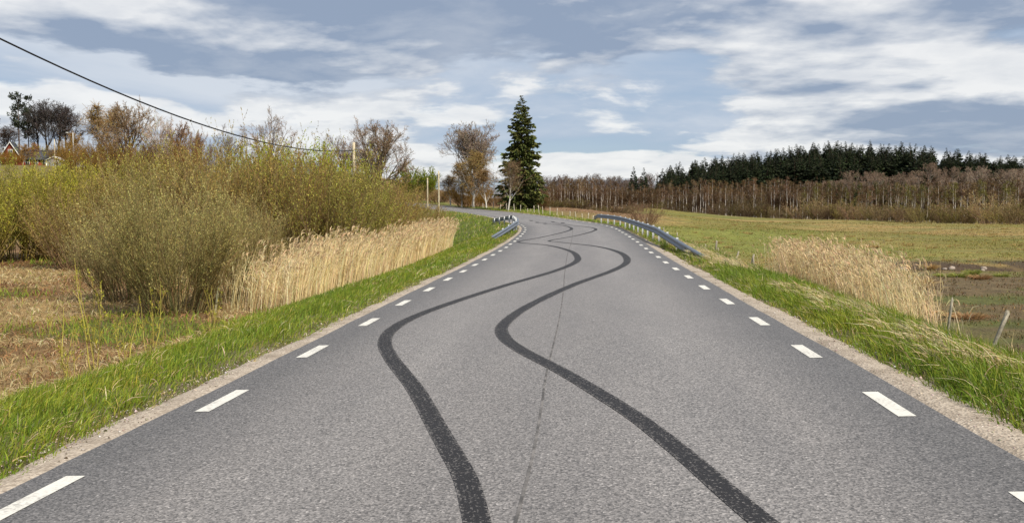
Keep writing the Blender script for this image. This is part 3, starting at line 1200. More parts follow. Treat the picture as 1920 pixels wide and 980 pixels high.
def willow(seed, H, spread, stems, n1, n2, stem_col, leaf_cols, leaf_n, leaf_l, leaf_w, tw=.006, low=.12, bushy=.5, foot=.12):
    """many-stemmed shrub; stems part and twigs-with-catkins part"""
    r = np.random.default_rng(seed)
    ang = r.uniform(0, 6.283, stems)
    inc = spread * np.sqrt(r.random(stems))
    S = np.stack([np.cos(ang), np.sin(ang), ang * 0], 1) * (H * foot * np.sqrt(r.random(stems)))[:, None]
    D = np.stack([np.cos(ang) * np.sin(inc), np.sin(ang) * np.sin(inc), np.cos(inc)], 1)
    L = H * (1.02 - .22 * (inc / spread) ** 2) * r.uniform(.72, 1.06, stems)
    P0 = grow(S, D, L, 7, .07, (0, 0, .05), r)
    R0 = taper(r.uniform(.014, .032, stems) * H / 5, 7, .22)
    g = Geo()
    g.add(*tubes(P0, R0, 4, jit(stem_col, stems, r, .2), r))
    stems_me = g.mesh('stems', MAT_TWIG, True)
    g = Geo()
    S, D, rad, t, par = spawn(P0, R0, n1, low, .97, .2, .75, r)
    lush = r.uniform(.55, 1.35, stems)                 # some stems are leafier and paler than others
    tone = (.72 + .5 * r.random(stems))[par]
    L1 = H * bushy * (.85 - .5 * t) * r.uniform(.5, 1.1, len(S)) * lush[par]
    P1 = grow(S, D, L1, 5, .1, (0, 0, .12), r)
    R1 = taper(np.clip(rad * .5, tw, .012), 5, .5)
    g.add(*tubes(P1, R1, 2, jit(stem_col, len(S), r, .25) * tone[:, None], r))
    S, D, rad, t, par = spawn(P1, R1, n2, .15, 1.0, .2, .8, r)
    tone = tone[par]
    L2 = L1[par] * r.uniform(.25, .55, len(S))
    P2 = grow(S, D, L2, 3, .1, (0, 0, .2), r)
    R2 = taper(np.full(len(S), tw * .85), 3, .5)
    g.add(*tubes(P2, R2, 2, jit(stem_col, len(S), r, .28), r))
    q = r.random((len(S), leaf_n, 1))
    C = (P2[:, None, 0] * (1 - q) + P2[:, None, 2] * q).reshape(-1, 3)
    n = len(C)
    d = np.repeat(P2[:, 2] - P2[:, 0], leaf_n, 0)
    d = nrm(d) + .55 * r.normal(size=(n, 3))
    g.add(*cards(C, d, leaf_l * r.uniform(.6, 1.3, n), leaf_w * r.uniform(.7, 1.3, n), pick(leaf_cols, np.linspace(2, 1, len(leaf_cols)), n, r, .22) * np.repeat(tone, leaf_n)[:, None], r))
    return [('stems', stems_me), ('twigs', g.mesh('twigs', MAT_LEAF))]


OLV = [(0.43, 0.39, 0.085), (0.35, 0.32, 0.07), (0.48, 0.42, 0.13), (0.30, 0.22, 0.075)]
YEL = [(0.45, 0.43, 0.05), (0.37, 0.37, 0.045), (0.52, 0.48, 0.09), (0.30, 0.25, 0.06)]
GRY = [(0.50, 0.44, 0.17), (0.41, 0.36, 0.135), (0.58, 0.53, 0.26), (0.33, 0.26, 0.11)]
BRN = [(0.38, 0.30, 0.09), (0.31, 0.225, 0.07), (0.42, 0.36, 0.10)]
LIM = [(0.42, 0.47, 0.03), (0.35, 0.40, 0.03), (0.48, 0.49, 0.05)]
W_OLV = willow(1, 6.0, .70, 90, 12, 5, (0.25, 0.18, 0.09), OLV, 5, .10, .042, foot=.34, low=.08)
W_BRN = willow(2, 6.0, .72, 90, 12, 5, (0.25, 0.17, 0.085), BRN, 5, .095, .040, foot=.34, low=.08)
W_YEL = willow(3, 6.0, .72, 90, 12, 5, (0.25, 0.20, 0.06), YEL, 5, .11, .045, foot=.34, low=.08)
W_GRY = willow(4, 5.0, .68, 110, 13, 6, (0.25, 0.20, 0.095), GRY, 5, .055, .026, .005, foot=.24, low=.16)
W_LIM = willow(5, 6.0, .5, 66, 11, 5, (0.25, 0.21, 0.06), LIM, 5, .12, .055, foot=.3)
SHRUBS = [  # column, distance, top row, half width (m), mesh, tint, rotation, label
    (-70, 50, 306, 2.9, W_YEL, (1, 1, 1), .3, 'yellow-green willow shrub cut off by the left picture edge'),
    (25, 53, 309, 2.9, W_YEL, (.98, 1.0, .9), 1.9, 'yellow-green willow shrub below the red cottage'),
    (115, 54, 311, 2.8, W_YEL, (1.02, .98, .95), 4.1, 'yellow-green willow shrub below the white-edged shed'),
    (205, 57, 304, 2.8, W_YEL, (.96, .92, 1), 5.0, 'dull yellow willow shrub in front of the golden-brown hillside trees'),
    (165, 47, 345, 2.4, W_BRN, (1, 1, 1), 2.6, 'dark brown willow shrub behind the small reed tuft'),
    (275, 50, 296, 2.8, W_OLV, (1, .95, .95), .9, 'olive willow shrub below the bare oak with dark limbs'),
    (352, 46, 278, 2.7, W_OLV, (1, 1, 1), 3.0, 'olive willow shrub behind the grey front willow'),
    (440, 44, 270, 2.8, W_BRN, (1, 1, 1), 5.4, 'brownish willow shrub under the sagging cable'),
    (525, 42, 272, 2.9, W_BRN, (1.04, .98, .9), 1.2, 'tall brown-olive willow shrub in the middle of the left thicket'),
    (595, 41, 290, 2.6, W_OLV, (.92, .95, .85), 2.2, 'dark olive willow shrub behind the left reeds'),
    (650, 44, 312, 2.3, W_OLV, (.95, 1.02, .8), 4.4, 'greenish willow shrub in front of the wire-carrying pole'),
    (695, 52, 326, 2.4, W_BRN, (1.0, .95, .9), .4, 'brown shrub just right of the wire-carrying pole'),
    (735, 60, 352, 2.1, W_BRN, (.95, 1, .9), 3.6, 'brown-olive shrub behind the far end of the left reeds'),
    (782, 68, 376, 2.0, W_BRN, (1, .92, .9), 5.9, 'low brown shrub near the two bare roadside poles'),
    (812, 78, 396, 1.5, W_OLV, (.9, 1, .8), 1.0, 'small olive shrub at the foot of the taller bare roadside pole'),
    (330, 27.5, 336, 2.0, W_GRY, (1, 1, .85), .0, 'large grey-olive willow shrub at the front of the left thicket'),
    (235, 31, 392, 1.7, W_GRY, (.93, .93, .9), 2.1, 'grey willow shrub left of the large front one'),
    (428, 30.5, 372, 1.7, W_GRY, (.98, .95, .88), 4.0, 'grey-brown willow shrub at the left end of the reeds'),
    (560, 56, 262, 3.2, W_LIM, (.95, 1, .9), 2.0, 'lime-green leafing shrub rising above the left thicket'),
    (468, 60, 262, 2.2, W_LIM, (.9, .85, 1), .6, 'small lime-green shrub top below the bare forked tree'),
    (622, 62, 286, 2.4, W_LIM, (.9, .9, 1), 4.6, 'lime-green shrub left of the wire-carrying pole'),
]
for px, D, py, hw, me, tint, rz, lab in SHRUBS:
    x, y = at(px, D)
    z = gz(x, y) - .05
    h = top_z(py, D) - z
    ref = 5.0 if me is W_GRY else 6.0
    wid = hw * 1.12 / (ref * .62)
    h *= .98 if me is W_LIM else 1.05
    put('willow_shrub', me, (x, y, z), rz, (wid, wid, h / ref), lab, 'shrub', 'willow thicket left of the road', tint)

# thin yellow-green shoots standing in the meadow grass
SHOOT = willow(9, 2.2, .13, 5, 5, 2, (0.40, 0.33, 0.07), [(0.50, 0.50, 0.06), (0.42, 0.36, 0.08)], 4, .045, .02, .006, .15, .22, .06)
for px, D, py, rz, lab in (
        (172, 15.5, 452, .2, 'tallest thin yellow-green shoots in the meadow grass on the left'),
        (272, 18, 508, 2.0, 'thin shoots in front of the large grey willow'),
        (225, 16, 560, 3.3, 'short thin shoots between the two taller clumps of shoots'),
        (128, 14.5, 560, 4.6, 'sparse thin shoots nearest the left picture edge'),
        (392, 22.5, 520, 1.1, 'thin shoots by the left end of the reeds')):
    x, y = at(px, D)
    z = gz(x, y) - .03
    put('willow_shoots', SHOOT, (x, y, z), rz, (.9, .9, (top_z(py, D) - z) / 2.2), lab, 'sapling', 'thin shoots in the left meadow')


def spruce(seed, H, R, whorls, per, n_card, cl, cw, cols, trunk_r, prof=.8):
    r = np.random.default_rng(seed)
    T = grow(np.zeros((1, 3)), [[0, 0, 1]], H * .985, 9, .008, (0, 0, .3), r)
    g = Geo()
    g.add(*tubes(T, taper([trunk_r], 9, .06), 7, (0.10, 0.07, 0.05), r))
    trunk = g.mesh('trunk', MAT_BARK, True)
    g = Geo()
    t = np.repeat(np.linspace(.06, .985, whorls), per) + r.normal(0, .008, whorls * per)
    t = np.clip(t, .05, .99)
    n = len(t)
    ang = r.uniform(0, 6.283, n)
    L = (R * (1 - t) ** prof + .05) * r.uniform(.62, 1.12, n) * np.where(t < .15, .85, 1)
    S = np.stack([t * 0, t * 0, t * H], 1)
    D = np.stack([np.cos(ang), np.sin(ang), .45 * t - .12 + .1 * r.normal(size=n)], 1)
    P = grow(S, D, L, 5, .05, (0, 0, -.10), r)
    P[:, -1, 2] += .06 * L
    g.add(*tubes(P, taper(.008 + .012 * L, 5, .3), 3, (0.08, 0.06, 0.04), r))
    S2, D2, _, tt, par = spawn(P, taper(L, 5), n_card, .12, 1.0, .3, 1.1, r)
    D2 = nrm(D2) * [1, 1, .5] + [0, 0, -.55]
    k = len(S2)
    col = pick(cols, [3, 2, 1.5], k, r, .25)
    sz = np.clip(L[par] / (R * .55), .16, 1)
    g.add(*cards(S2, D2, cl * sz * r.uniform(.55, 1.25, k) * (1.1 - .5 * tt), cw * sz * r.uniform(.7, 1.3, k), col, r))
    D3 = nrm(P[:, -1] - P[:, -2])
    g.add(*cards(P[:, -2], D3, L * .35 + .1, cw * 1.2 * np.clip(L / (R * .55), .2, 1), pick(cols, [3, 2, 1.5], n, r, .2), r))
    return [('trunk', trunk), ('crown', g.mesh('crown', MAT_NEEDLE))]


SPR = [(0.08, 0.095, 0.02), (0.055, 0.07, 0.016), (0.12, 0.12, 0.03)]
x, y = at(978, 138)
z = gz(x, y) - .1
H = top_z(180, 138) - z
put('spruce_tree', spruce(21, H, 4.2, 50, 9, 28, .95, .30, SPR, .30, .70), (x, y, z), 0, 1.0, 'tall dark green spruce standing alone where the road bends away', 'tree')

# bare trees round the bend
x, y = at(884, 166)
z = gz(x, y)
put('bare_tree', bare_tree(31, top_z(227, 166) - z, 6.4, 1.5, 28, 11, 8, 7, .12, (0.20, 0.165, 0.13), (0.27, 0.21, 0.16), .023, .28, (.35, 1.25)),
    (x, y, z), 0, 1.0, 'big bare tree with a fan of fine twigs left of the lone spruce', 'tree')
x, y = at(708, 130)
z = gz(x, y)
put('bare_tree', bare_tree(37, top_z(219, 130) - z, 5.6, 1.4, 26, 11, 8, 6, .11, (0.13, 0.10, 0.07), (0.25, 0.175, 0.115), .017, .36, (.4, 1.15)),
    (x, y, z), 1.0, 1.0, 'dense rounded bare oak right of the wire-carrying pole', 'tree')
x, y = at(640, 150)
z = gz(x, y)
put('bare_tree', bare_tree(33, top_z(244, 150) - z, 5.2, 2, 18, 9, 7, 5, .06, (0.13, 0.10, 0.08), (0.20, 0.15, 0.12), .012, .35),
    (x, y, z), 2.0, 1.0, 'paler bare tree behind the pole, left of the dense oak', 'tree')
BT_FORK = bare_tree(34, 14, 5.0, 4.5, 12, 8, 7, 5, .05, (0.20, 0.155, 0.12), (0.25, 0.185, 0.14), .017, .33, (.4, 1.2))
x, y = at(508, 140)
z = gz(x, y)
put('bare_tree', BT_FORK, (x, y, z), .4, (1, 1, (top_z(203, 140) - z) / 14), 'bare forked tree rising behind the lime-green shrub', 'tree')
x, y = at(428, 150)
z = gz(x, y)
put('bare_tree', BT_FORK, (x, y, z), 2.9, (.8, .8, (top_z(236, 150) - z) / 14), 'small dark bare tree behind the thicket, under the cable', 'tree', None, (.6, .55, .55))


def birch(seed, H, R, limbs, sub, tw_n, twig_cols, tw, r_tr, droop, bark=(0.62, 0.58, 0.52), up=.12, t0=.18):
    r = np.random.default_rng(seed)
    T = grow(np.zeros((1, 3)), [[.04, -.03, 1]], H * .95, 14, .05, (0, 0, .12), r)
    RT = taper([r_tr], 14, .08)
    g = Geo()
    colT = np.where(r.random((1, 14, 1)) < .16, (0.09, 0.075, 0.065), bark)
    g.add(*tubes(T, RT, 6, colT, r))
    S, D, rad, t, _ = spawn(T, RT, limbs, t0, .97, .35, .85, r)
    D[:, 2] = np.abs(D[:, 2])
    L = R * 1.55 * (1.12 - t) * r.uniform(.7, 1.15, limbs)
    P1 = grow(S, D, L, 6, .1, (0, 0, up), r)
    R1 = taper(np.clip(rad * .42, .012, .2), 6, .25)
    mixc = np.clip(1.1 - t, 0, 1)[:, None]
    g.add(*tubes(P1, R1, 4, np.array(bark) * .8 * mixc + np.array((0.2, 0.13, 0.09)) * (1 - mixc), r))
    trunk = g.mesh('trunk', MAT_BARK, True)
    g = Geo()
    S, D, rad, t, par = spawn(P1, R1, sub, .15, 1, .3, .9, r)
    L2 = L[par] * .42 * r.uniform(.5, 1.2, len(S))
    P2 = grow(S, D, L2, 4, .12, (0, 0, .02), r)
    R2 = taper(np.clip(rad * .5, tw * 1.3, .02), 4, .5)
    g.add(*tubes(P2, R2, 2, jit((0.2, 0.12, 0.075), len(S), r), r))
    S, D, rad, t, par = spawn(P2, R2, tw_n, .2, 1, .4, 1.2, r)
    L3 = R * r.uniform(.12, .34, len(S))
    P3 = grow(S, D, L3, 4, .1, (0, 0, -droop), r)
    g.add(*tubes(P3, taper(np.full(len(S), tw), 4, .6), 2, pick(twig_cols, [2, 1, 1], len(S), r, .22), r))
    return [('trunk', trunk), ('crown', g.mesh('crown', MAT_TWIG))]


GOLD = [(0.25, 0.165, 0.055), (0.20, 0.13, 0.05), (0.28, 0.20, 0.07)]
RUSTY = [(0.20, 0.138, 0.075), (0.16, 0.108, 0.062), (0.235, 0.165, 0.085)]
B_GOLD = birch(41, 10, 4.0, 26, 10, 9, GOLD, .021, .17, .3, t0=.12)
B_BARE = birch(42, 7.5, 2.6, 24, 8, 8, RUSTY, .013, .12, .05)
for px, D, py, sc, me, tint, rz, lab in (
        (888, 154, 285, 1.0, B_GOLD, (1, 1, 1), .2, 'white-stemmed birch with golden hanging twigs in front of the big bare tree'),
        (866, 157, 305, .85, B_GOLD, (.95, .95, .9), 2.6, 'shorter golden birch left of the white-stemmed birch'),
        (912, 150, 318, .8, B_GOLD, (.9, .82, .9), 4.4, 'golden-brown birch between the white-stemmed birch and the spruce'),
        (953, 129, 299, 1.0, B_BARE, (1, 1, 1), .5, 'small slender white birch with rusty twigs beside the lone spruce'),
        (845, 175, 330, .8, B_GOLD, (.7, .65, .7), 5.4, 'dim brown birch at the left foot of the big bare tree')):
    x, y = at(px, D)
    z = gz(x, y) - .05
    ref = 10 if me is B_GOLD else 7.5
    put('birch_tree', me, (x, y, z), rz, (sc, sc, (top_z(py, D) - z) / ref), lab, 'tree', None, tint)

# young-leafed round tree beyond the bend and scrub below it
W_ROUND = willow(6, 6.0, .8, 70, 12, 6, (0.15, 0.12, 0.05), [(0.22, 0.27, 0.015), (0.17, 0.22, 0.015), (0.28, 0.31, 0.02)], 5, .16, .09, .008, .2, .5)
x, y = at(784, 214)
z = gz(x, y)
h = top_z(314, 214) - z
put('round_tree', W_ROUND, (x, y, z), 0, (1.55, 1.55, h / 6), 'round bright yellow-green tree behind the bend of the road', 'tree')
for px, D, py, hw, me, tint, rz, lab in (
        (738, 190, 356, 3.4, W_OLV, (1.05, 1.25, .5), .3, 'yellowish shrub left of the round yellow-green tree'),
        (820, 196, 352, 3.4, W_BRN, (.8, .7, .75), 1.3, 'brown scrub right of the round yellow-green tree'),
        (700, 150, 340, 4.0, W_BRN, (.85, .75, .7), 2.3, 'brown scrub under the dense rounded oak'),
        (925, 168, 352, 3.0, W_BRN, (.65, .55, .55), 3.3, 'dark brown scrub between the birches and the spruce'),
        (880, 159, 342, 3.0, W_BRN, (1.0, .78, .45), 5.3, 'golden scrub round the foot of the white-stemmed birch'),
        (1003, 150, 360, 2.4, W_BRN, (.5, .42, .4), 4.3, 'dark scrub at the right foot of the lone spruce')):
    x, y = at(px, D)
    z = gz(x, y) - .1
    h = top_z(py, D) - z
    wid = hw / 3.1
    put('scrub_bush', me, (x, y, z), rz, (wid, wid, h / 6), lab, 'shrub', None, tint)
x, y = at(1208, 92)
z = gz(x, y) - .05
W_ROSE = willow(7, 3.0, .85, 40, 9, 4, (0.20, 0.11, 0.075), [(0.27, 0.15, 0.10), (0.30, 0.25, 0.09), (0.20, 0.12, 0.08)], 3, .05, .025, .006)
put('rose_bush', W_ROSE, (x, y, z), 0, (1.15, 1.15, (top_z(372, 92) - z) / 3.0), 'reddish bare bush standing behind the right guard rail', 'shrub')

# ------------------------------------------------------------------ the hill on the left
def pine(seed, H, bare, R, n_l, cols):
    r = np.random.default_rng(seed)
    T = grow(np.zeros((1, 3)), [[.03, .02, 1]], H * .96, 9, .04, (0, 0, .15), r)
    RT = taper([.26], 9, .2)
    g = Geo()
    g.add(*tubes(T, RT, 6, (0.10, 0.07, 0.055), r))
    S, D, rad, t, _ = spawn(T, RT, n_l, bare, 1.0, .7, 1.4, r)
    L = R * r.uniform(.5, 1.1, n_l) * np.interp(t, [bare, bare + .25, 1], [.55, 1, .5])
    P1 = grow(S, D, L, 5, .15, (0, 0, .08), r)
    R1 = taper(np.clip(rad * .4, .02, .1), 5, .3)
    g.add(*tubes(P1, R1, 4, (0.09, 0.065, 0.05), r))
    trunk = g.mesh('trunk', MAT_BARK, True)
    g = Geo()
    S, D, rad, t, par = spawn(P1, R1, 44, .35, 1.05, .3, 1.3, r)
    S = S + r.normal(0, .30, S.shape)
    k = len(S)
    g.add(*cards(S, D + [0, 0, .25], .7 * r.uniform(.6, 1.3, k), .28, pick(cols, [2, 1, 1], k, r, .25), r))
    return [('trunk', trunk), ('crown', g.mesh('crown', MAT_NEEDLE))]


PINEC = [(0.03, 0.04, 0.022), (0.022, 0.03, 0.018), (0.045, 0.05, 0.028)]
PINE_A, PINE_B = pine(51, 20, .55, 3.4, 26, PINEC), pine(52, 20, .35, 2.8, 30, PINEC)
BARE_T = bare_tree(53, 20, 4.6, 5.0, 20, 9, 7, 5, .12, (0.06, 0.05, 0.045), (0.075, 0.06, 0.055), .024, .28, (.3, .8))
HILL = [
    (40, 238, 178, PINE_A, 0.1, (1, 1, 1), .95, 'pine', 'tallest dark pine on the hill at the far left'),
    (60, 242, 183, PINE_B, 1.4, (1, 1, 1), .75, 'pine', 'dark pine just right of the tallest pine on the hill'),
    (-12, 236, 196, PINE_B, 2.2, (1, 1, 1), 1.0, 'pine', 'dark pine cut off by the left picture edge'),
    (78, 244, 192, BARE_T, 3.3, (1, 1, 1), 1.25, 'bare', 'dark thin bare tree right of the hilltop pines'),
    (95, 240, 182, BARE_T, 4.4, (.95, 1, 1), 1.3, 'bare', 'tallest dark bare tree in the hilltop grove'),
    (113, 243, 186, BARE_T, .7, (1, 1, 1), 1.25, 'bare', 'dark bare tree left of the golden-brown hillside trees'),
    (130, 246, 194, BARE_T, 5.2, (1.1, 1, 1), 1.2, 'bare', 'dark bare tree at the right edge of the hilltop grove'),
    (22, 250, 232, BARE_T, 2.9, (1.2, 1.1, 1), 1.3, 'bare', 'brownish bare tree behind the red cottage'),
]
for px, D, py, me, rz, tint, w, kind, lab in HILL:
    x, y = at(px, D)
    z = gz(x, y) - .1
    put('pine_tree' if kind == 'pine' else 'bare_tree', me, (x, y, z), rz, (w, w, (top_z(py, D) - z) / 20), lab, 'tree', 'dark grove on the left hill', tint)
OAK = bare_tree(54, 12, 6.0, 1.4, 22, 10, 8, 5, .05, (0.13, 0.085, 0.06), (0.25, 0.17, 0.09), .023, .34, (.4, 1.3))
B_HILL = birch(55, 12, 4.4, 26, 10, 9, GOLD, .024, .17, .2)
for px, D, py, me, ref, rz, w, tint, nm, lab in (
        (180, 185, 200, B_HILL, 12, .3, 1.1, (1, .95, .9), 'birch_tree', 'golden-brown birch right of the dark hilltop grove'),
        (212, 190, 203, B_HILL, 12, 2.3, 1.0, (.8, .75, .8), 'birch_tree', 'brown birch behind the large hillside oak'),
        (245, 176, 184, OAK, 12, .0, 1.05, (1, 1, 1), 'bare_tree', 'large brown-twigged oak on the left hillside'),
        (300, 168, 206, BT_FORK, 14, 1.2, .8, (1.75, 1.85, 1.9), 'bare_tree', 'pale-limbed bare tree right of the hillside oak'),
        (338, 182, 222, OAK, 12, 3.4, .75, (.95, .8, .8), 'bare_tree', 'russet bare tree right of the pale-limbed tree'),
        (372, 188, 240, OAK, 12, 5.0, .55, (1, .85, .85), 'bare_tree', 'small russet bare tree at the right end of the hillside trees'),
        (150, 200, 250, B_HILL, 12, 4.3, .7, (1.1, 1, .8), 'birch_tree', 'small golden birch beside the lamp post on the hill'),
        (47, 222, 272, B_HILL, 12, 1.0, .5, (1.2, 1.05, .8), 'birch_tree', 'small orange-brown birch in front of the red cottage roof'),
        (72, 222, 270, B_HILL, 12, 5.6, .5, (1.15, .9, .8), 'birch_tree', 'small orange-brown birch between the cottage and the shed')):
    x, y = at(px, D)
    z = gz(x, y) - .1
    put(nm, me, (x, y, z), rz, (w, w, (top_z(py, D) - z) / ref), lab, 'tree', None, tint)

for px, D, py, hw, me, tint, rz, lab in (
        (158, 182, 262, 4.2, W_BRN, (1.0, .8, .55), .4, 'golden-brown scrub below the birch beside the dark hilltop grove'),
        (200, 178, 262, 4.4, W_BRN, (.95, .75, .5), 1.5, 'golden-brown scrub at the left foot of the hillside oak'),
        (240, 172, 270, 4.2, W_BRN, (.75, .6, .45), 2.6, 'dark brown scrub at the foot of the hillside oak'),
        (285, 170, 262, 4.0, W_BRN, (.8, .6, .5), 3.4, 'brown scrub below the pale-limbed tree'),
        (330, 176, 256, 4.2, W_BRN, (.85, .62, .5), 4.2, 'russet scrub below the russet hillside tree'),
        (368, 182, 262, 3.6, W_BRN, (.85, .65, .55), 5.0, 'russet scrub at the right end of the hillside trees'),
        (26, 219, 284, 2.6, W_BRN, (1.0, .72, .4), 3.9, 'orange-brown scrub in front of the cottage gable'),
        (8, 226, 276, 3.6, W_BRN, (.6, .55, .45), 5.7, 'dark scrub left of the red cottage'),
        (128, 232, 272, 4.0, W_BRN, (.5, .42, .36), .9, 'dark scrub behind the shed'),
        (92, 236, 276, 4.0, W_BRN, (.45, .4, .36), 1.9, 'dark scrub behind the low wing of the cottage')):
    x, y = at(px, D)
    z = gz(x, y) - .1
    put('scrub_bush', me, (x, y, z), rz, (hw / 3.1, hw / 3.1, (top_z(py, D) - z) / 6), lab, 'shrub', 'scrub on the left hill', tint)

# red cottage and white-edged shed on the hill
def prism_roof(w, d, z0, z1, over, th):
    V = np.array([(-w / 2 - over, y, z0 - over * (z1 - z0) / (w / 2)) for y in (-d / 2 - over, d / 2 + over)]
                 + [(0, y, z1) for y in (-d / 2 - over, d / 2 + over)]
                 + [(w / 2 + over, y, z0 - over * (z1 - z0) / (w / 2)) for y in (-d / 2 - over, d / 2 + over)], float)
    V = np.vstack([V, V + [0, 0, th]])
    F = np.array([[0, 2, 3, 1], [2, 4, 5, 3], [6, 7, 9, 8], [8, 9, 11, 10], [0, 6, 8, 2], [2, 8, 10, 4], [1, 3, 9, 7], [3, 5, 11, 9],
                  [0, 1, 7, 6], [4, 10, 11, 5]])
    return V, F


def gable_wall(w, d, h, z1):
    V = np.array([(sx * w / 2, sy * d / 2, z) for sy in (-1, 1) for sx in (-1, 1) for z in (-3, h)] + [(0, -d / 2, z1), (0, d / 2, z1)], float)
    F4 = np.array([[0, 4, 5, 1], [2, 3, 7, 6]])
    F5 = np.array([[0, 1, 8, 3, 2], [4, 6, 7, 9, 5]])
    return V, [F4, F5]


def window(parent, x, y, z, w, h):
    bv, bf = box(x - w / 2 - .09, x + w / 2 + .09, y - .05, y, z - .09, z + h + .09)
    wo = link('window', np_mesh('window', bv, bf, MAT_WHITE), parent)
    for k in (-1, 1):
        bv, bf = box(x + k * w / 4 - w / 4 + .03, x + k * w / 4 + w / 4 - .03, y - .07, y - .053, z, z + h)
        link('pane', np_mesh('pane', bv, bf, MAT_GLASS), wo)


D = 228
x, y = at(29, D)
zb = gz(x, y)
cot = link('red_cottage', None, None, (x, y, zb), (0, 0, .25))
zt = top_z(268, D) - zb
eave = max(zt - 3.4, 1.5)
V, F1 = gable_wall(4.2, 4.5, eave, zt - .1)
link('wall', np_mesh('wall', V, F1, MAT_RED), cot)
V, F1 = prism_roof(4.2, 4.5, eave, zt - .05, .3, .15)
link('roof', np_mesh('roof', V, F1, MAT_ROOF), cot)
for k in (-1, 1):
    hyp = np.array([[k * (2.1 + .3), -2.6, eave - .5], [0, -2.6, zt - .08]])
    P = np.stack([hyp[0], hyp[1]])[None]
    Vt, Ft, Ct = tubes(P, np.full((1, 2), .12), 4, (1, 1, 1))
    link('bargeboard', np_mesh('bargeboard', Vt, Ft, MAT_WHITE), cot)
window(cot, 0, -2.25, eave + .5, .8, 1.0)
window(cot, -.9, -2.25, eave - 1.5, .8, 1.1)
window(cot, .9, -2.25, eave - 1.5, .8, 1.1)
V, F1 = prism_roof(3.8, 7.0, eave - .6, eave + 1.5, .3, .15)
V = V[:, [1, 0, 2]] + [5.6, 0.2, 0]
link('wing_roof', np_mesh('wing_roof', V, F1, MAT_ROOF), cot)
bv, bf = box(2.12, 9.0, -1.6, 2.0, -3, eave - .62)
wing = link('wing_wall', np_mesh('wing_wall', bv, bf, MAT_RED), cot)
for k in range(3):
    window(cot, 3.6 + 1.9 * k, -1.6, eave - 2.0, .8, 1.0)
tag(cot, 'red wooden cottage with white trim and steep dark roof on the left hill', 'house')
x, y = at(110, 224)
zb = gz(x, y)
shed = link('garden_shed', None, None, (x, y, zb), (0, 0, .1))
zt = top_z(295, 224) - zb
V, F1 = gable_wall(3.6, 3.0, zt - .9, zt - .1)
link('wall', np_mesh('wall', V, F1, paint('grey_boards', (0.33, 0.34, 0.35))), shed)
V, F1 = prism_roof(3.6, 3.0, zt - .9, zt - .05, .3, .14)
link('roof', np_mesh('roof', V, F1, MAT_WHITE), shed)
for k in (-1, 1):
    bv, bf = box(k * 1.78 - .12, k * 1.78 + .12, -1.62, -1.505, -3, zt - .95)
    link('corner_post', np_mesh('corner_post', bv, bf, MAT_WHITE), shed)
window(shed, .5, -1.5, zt - 1.9, .9, .8)
tag(shed, 'small grey shed with white roof edge and corners beside the cottage', 'shed')

# ------------------------------------------------------------------ poles and the overhead cable
def pole(px, D, py, rad, label, name='utility_pole', arm=0.0, cap=True):
    x, y = at(px, D)
    z = gz(x, y)
    h = top_z(py, D) - z
    o = link(name, None, None, (x, y, z))
    P = np.stack([np.array([0, 0, v]) for v in np.linspace(-.3, h, 6)])[None]
    V, F1, C = tubes(P, np.linspace(rad, rad * .72, 6)[None], 8, (0.50, 0.43, 0.30) if arm == 0 else (0.5, 0.5, 0.48))
    n = len(V)
    link('shaft', np_mesh('shaft', V, [F1, np.arange(n - 8, n)[None]], MAT_WOOD, C, True), o)
    if arm:
        P = np.array([[[0, 0, h - .1], [-arm * .5, 0, h + .1], [-arm, 0, h + .05]]])
        V, F1, C = tubes(P, np.full((1, 3), .05), 5, (.5, .5, .5))
        link('arm', np_mesh('arm', V, F1, MAT_STEEL), o)
        bv, bf = box(-arm - .5, -arm + .05, -.12, .12, h - .06, h + .08)
        link('lamp_head', np_mesh('lamp_head', bv, bf, MAT_WHITE), o)
    if cap:
        bv, bf = box(-rad - .03, rad + .03, -.03, .03, h - .6, h - .5)
        link('bracket', np_mesh('bracket', bv, bf, MAT_STEEL), o)
    tag(o, label, 'lamp post' if arm else 'pole')
    return np.array([x, y, z + h])


p1 = pole(665, 60, 268, .12, 'wooden pole carrying the black cable at the right end of the thicket')
p2 = pole(823, 86, 321, .10, 'taller of the two bare wooden poles beside the far road bend')
p3 = pole(802, 120, 334, .11, 'shorter of the two bare wooden poles beside the far road bend')
pole(107, 200, 262, .13, 'thin pale flagpole in front of the shed on the hill', 'flagpole', 0, False)
pole(142, 196, 250, .12, 'lamp post with a short arm on the left hill', 'lamp_post', 1.0, False)


def cable(name, label, A, Bp, fn, rad):
    t = np.linspace(0, 1, 40)
    P = np.array([fn(v) for v in t])[None]
    V, F1, C = tubes(P, np.full((1, 40), rad), 6, (1, 1, 1), np.random.default_rng(1))
    return tag(link(name, np_mesh(name, V, F1, MAT_CABLE, None, True)), label, 'cable')


def near_span(t):
    d = 60 + (4 - 60) * t
    xx = p1[0] - (60 - d) * .1086 * (p1[0] + 16.7) / 6.5 if False else p1[0] - (60 - d) * .1086
    return (xx, d, 4.82 + .0033 * (d - 47) ** 2)


cable('overhead_cable', 'black cable sagging from the upper left down to the wooden pole', None, None, near_span, .028)
pa, pb = p1 - [0, 0, .5], p2 - [0, 0, .3]
cable('overhead_cable', 'thin cable running on from the cable pole into the trees', None, None,
      lambda t: tuple(pa + (pb - pa) * t - np.array([0, 0, 1.3 * 4 * t * (1 - t)])), .012)

# ------------------------------------------------------------------ the wood beyond the pasture
def edge_dist(px):
    return float(np.interp(px, [1000, 1090, 1150, 1200, 1250, 1500, 1700, 1920, 2050], [158, 166, 190, 235, 300, 262, 214, 170, 150]))


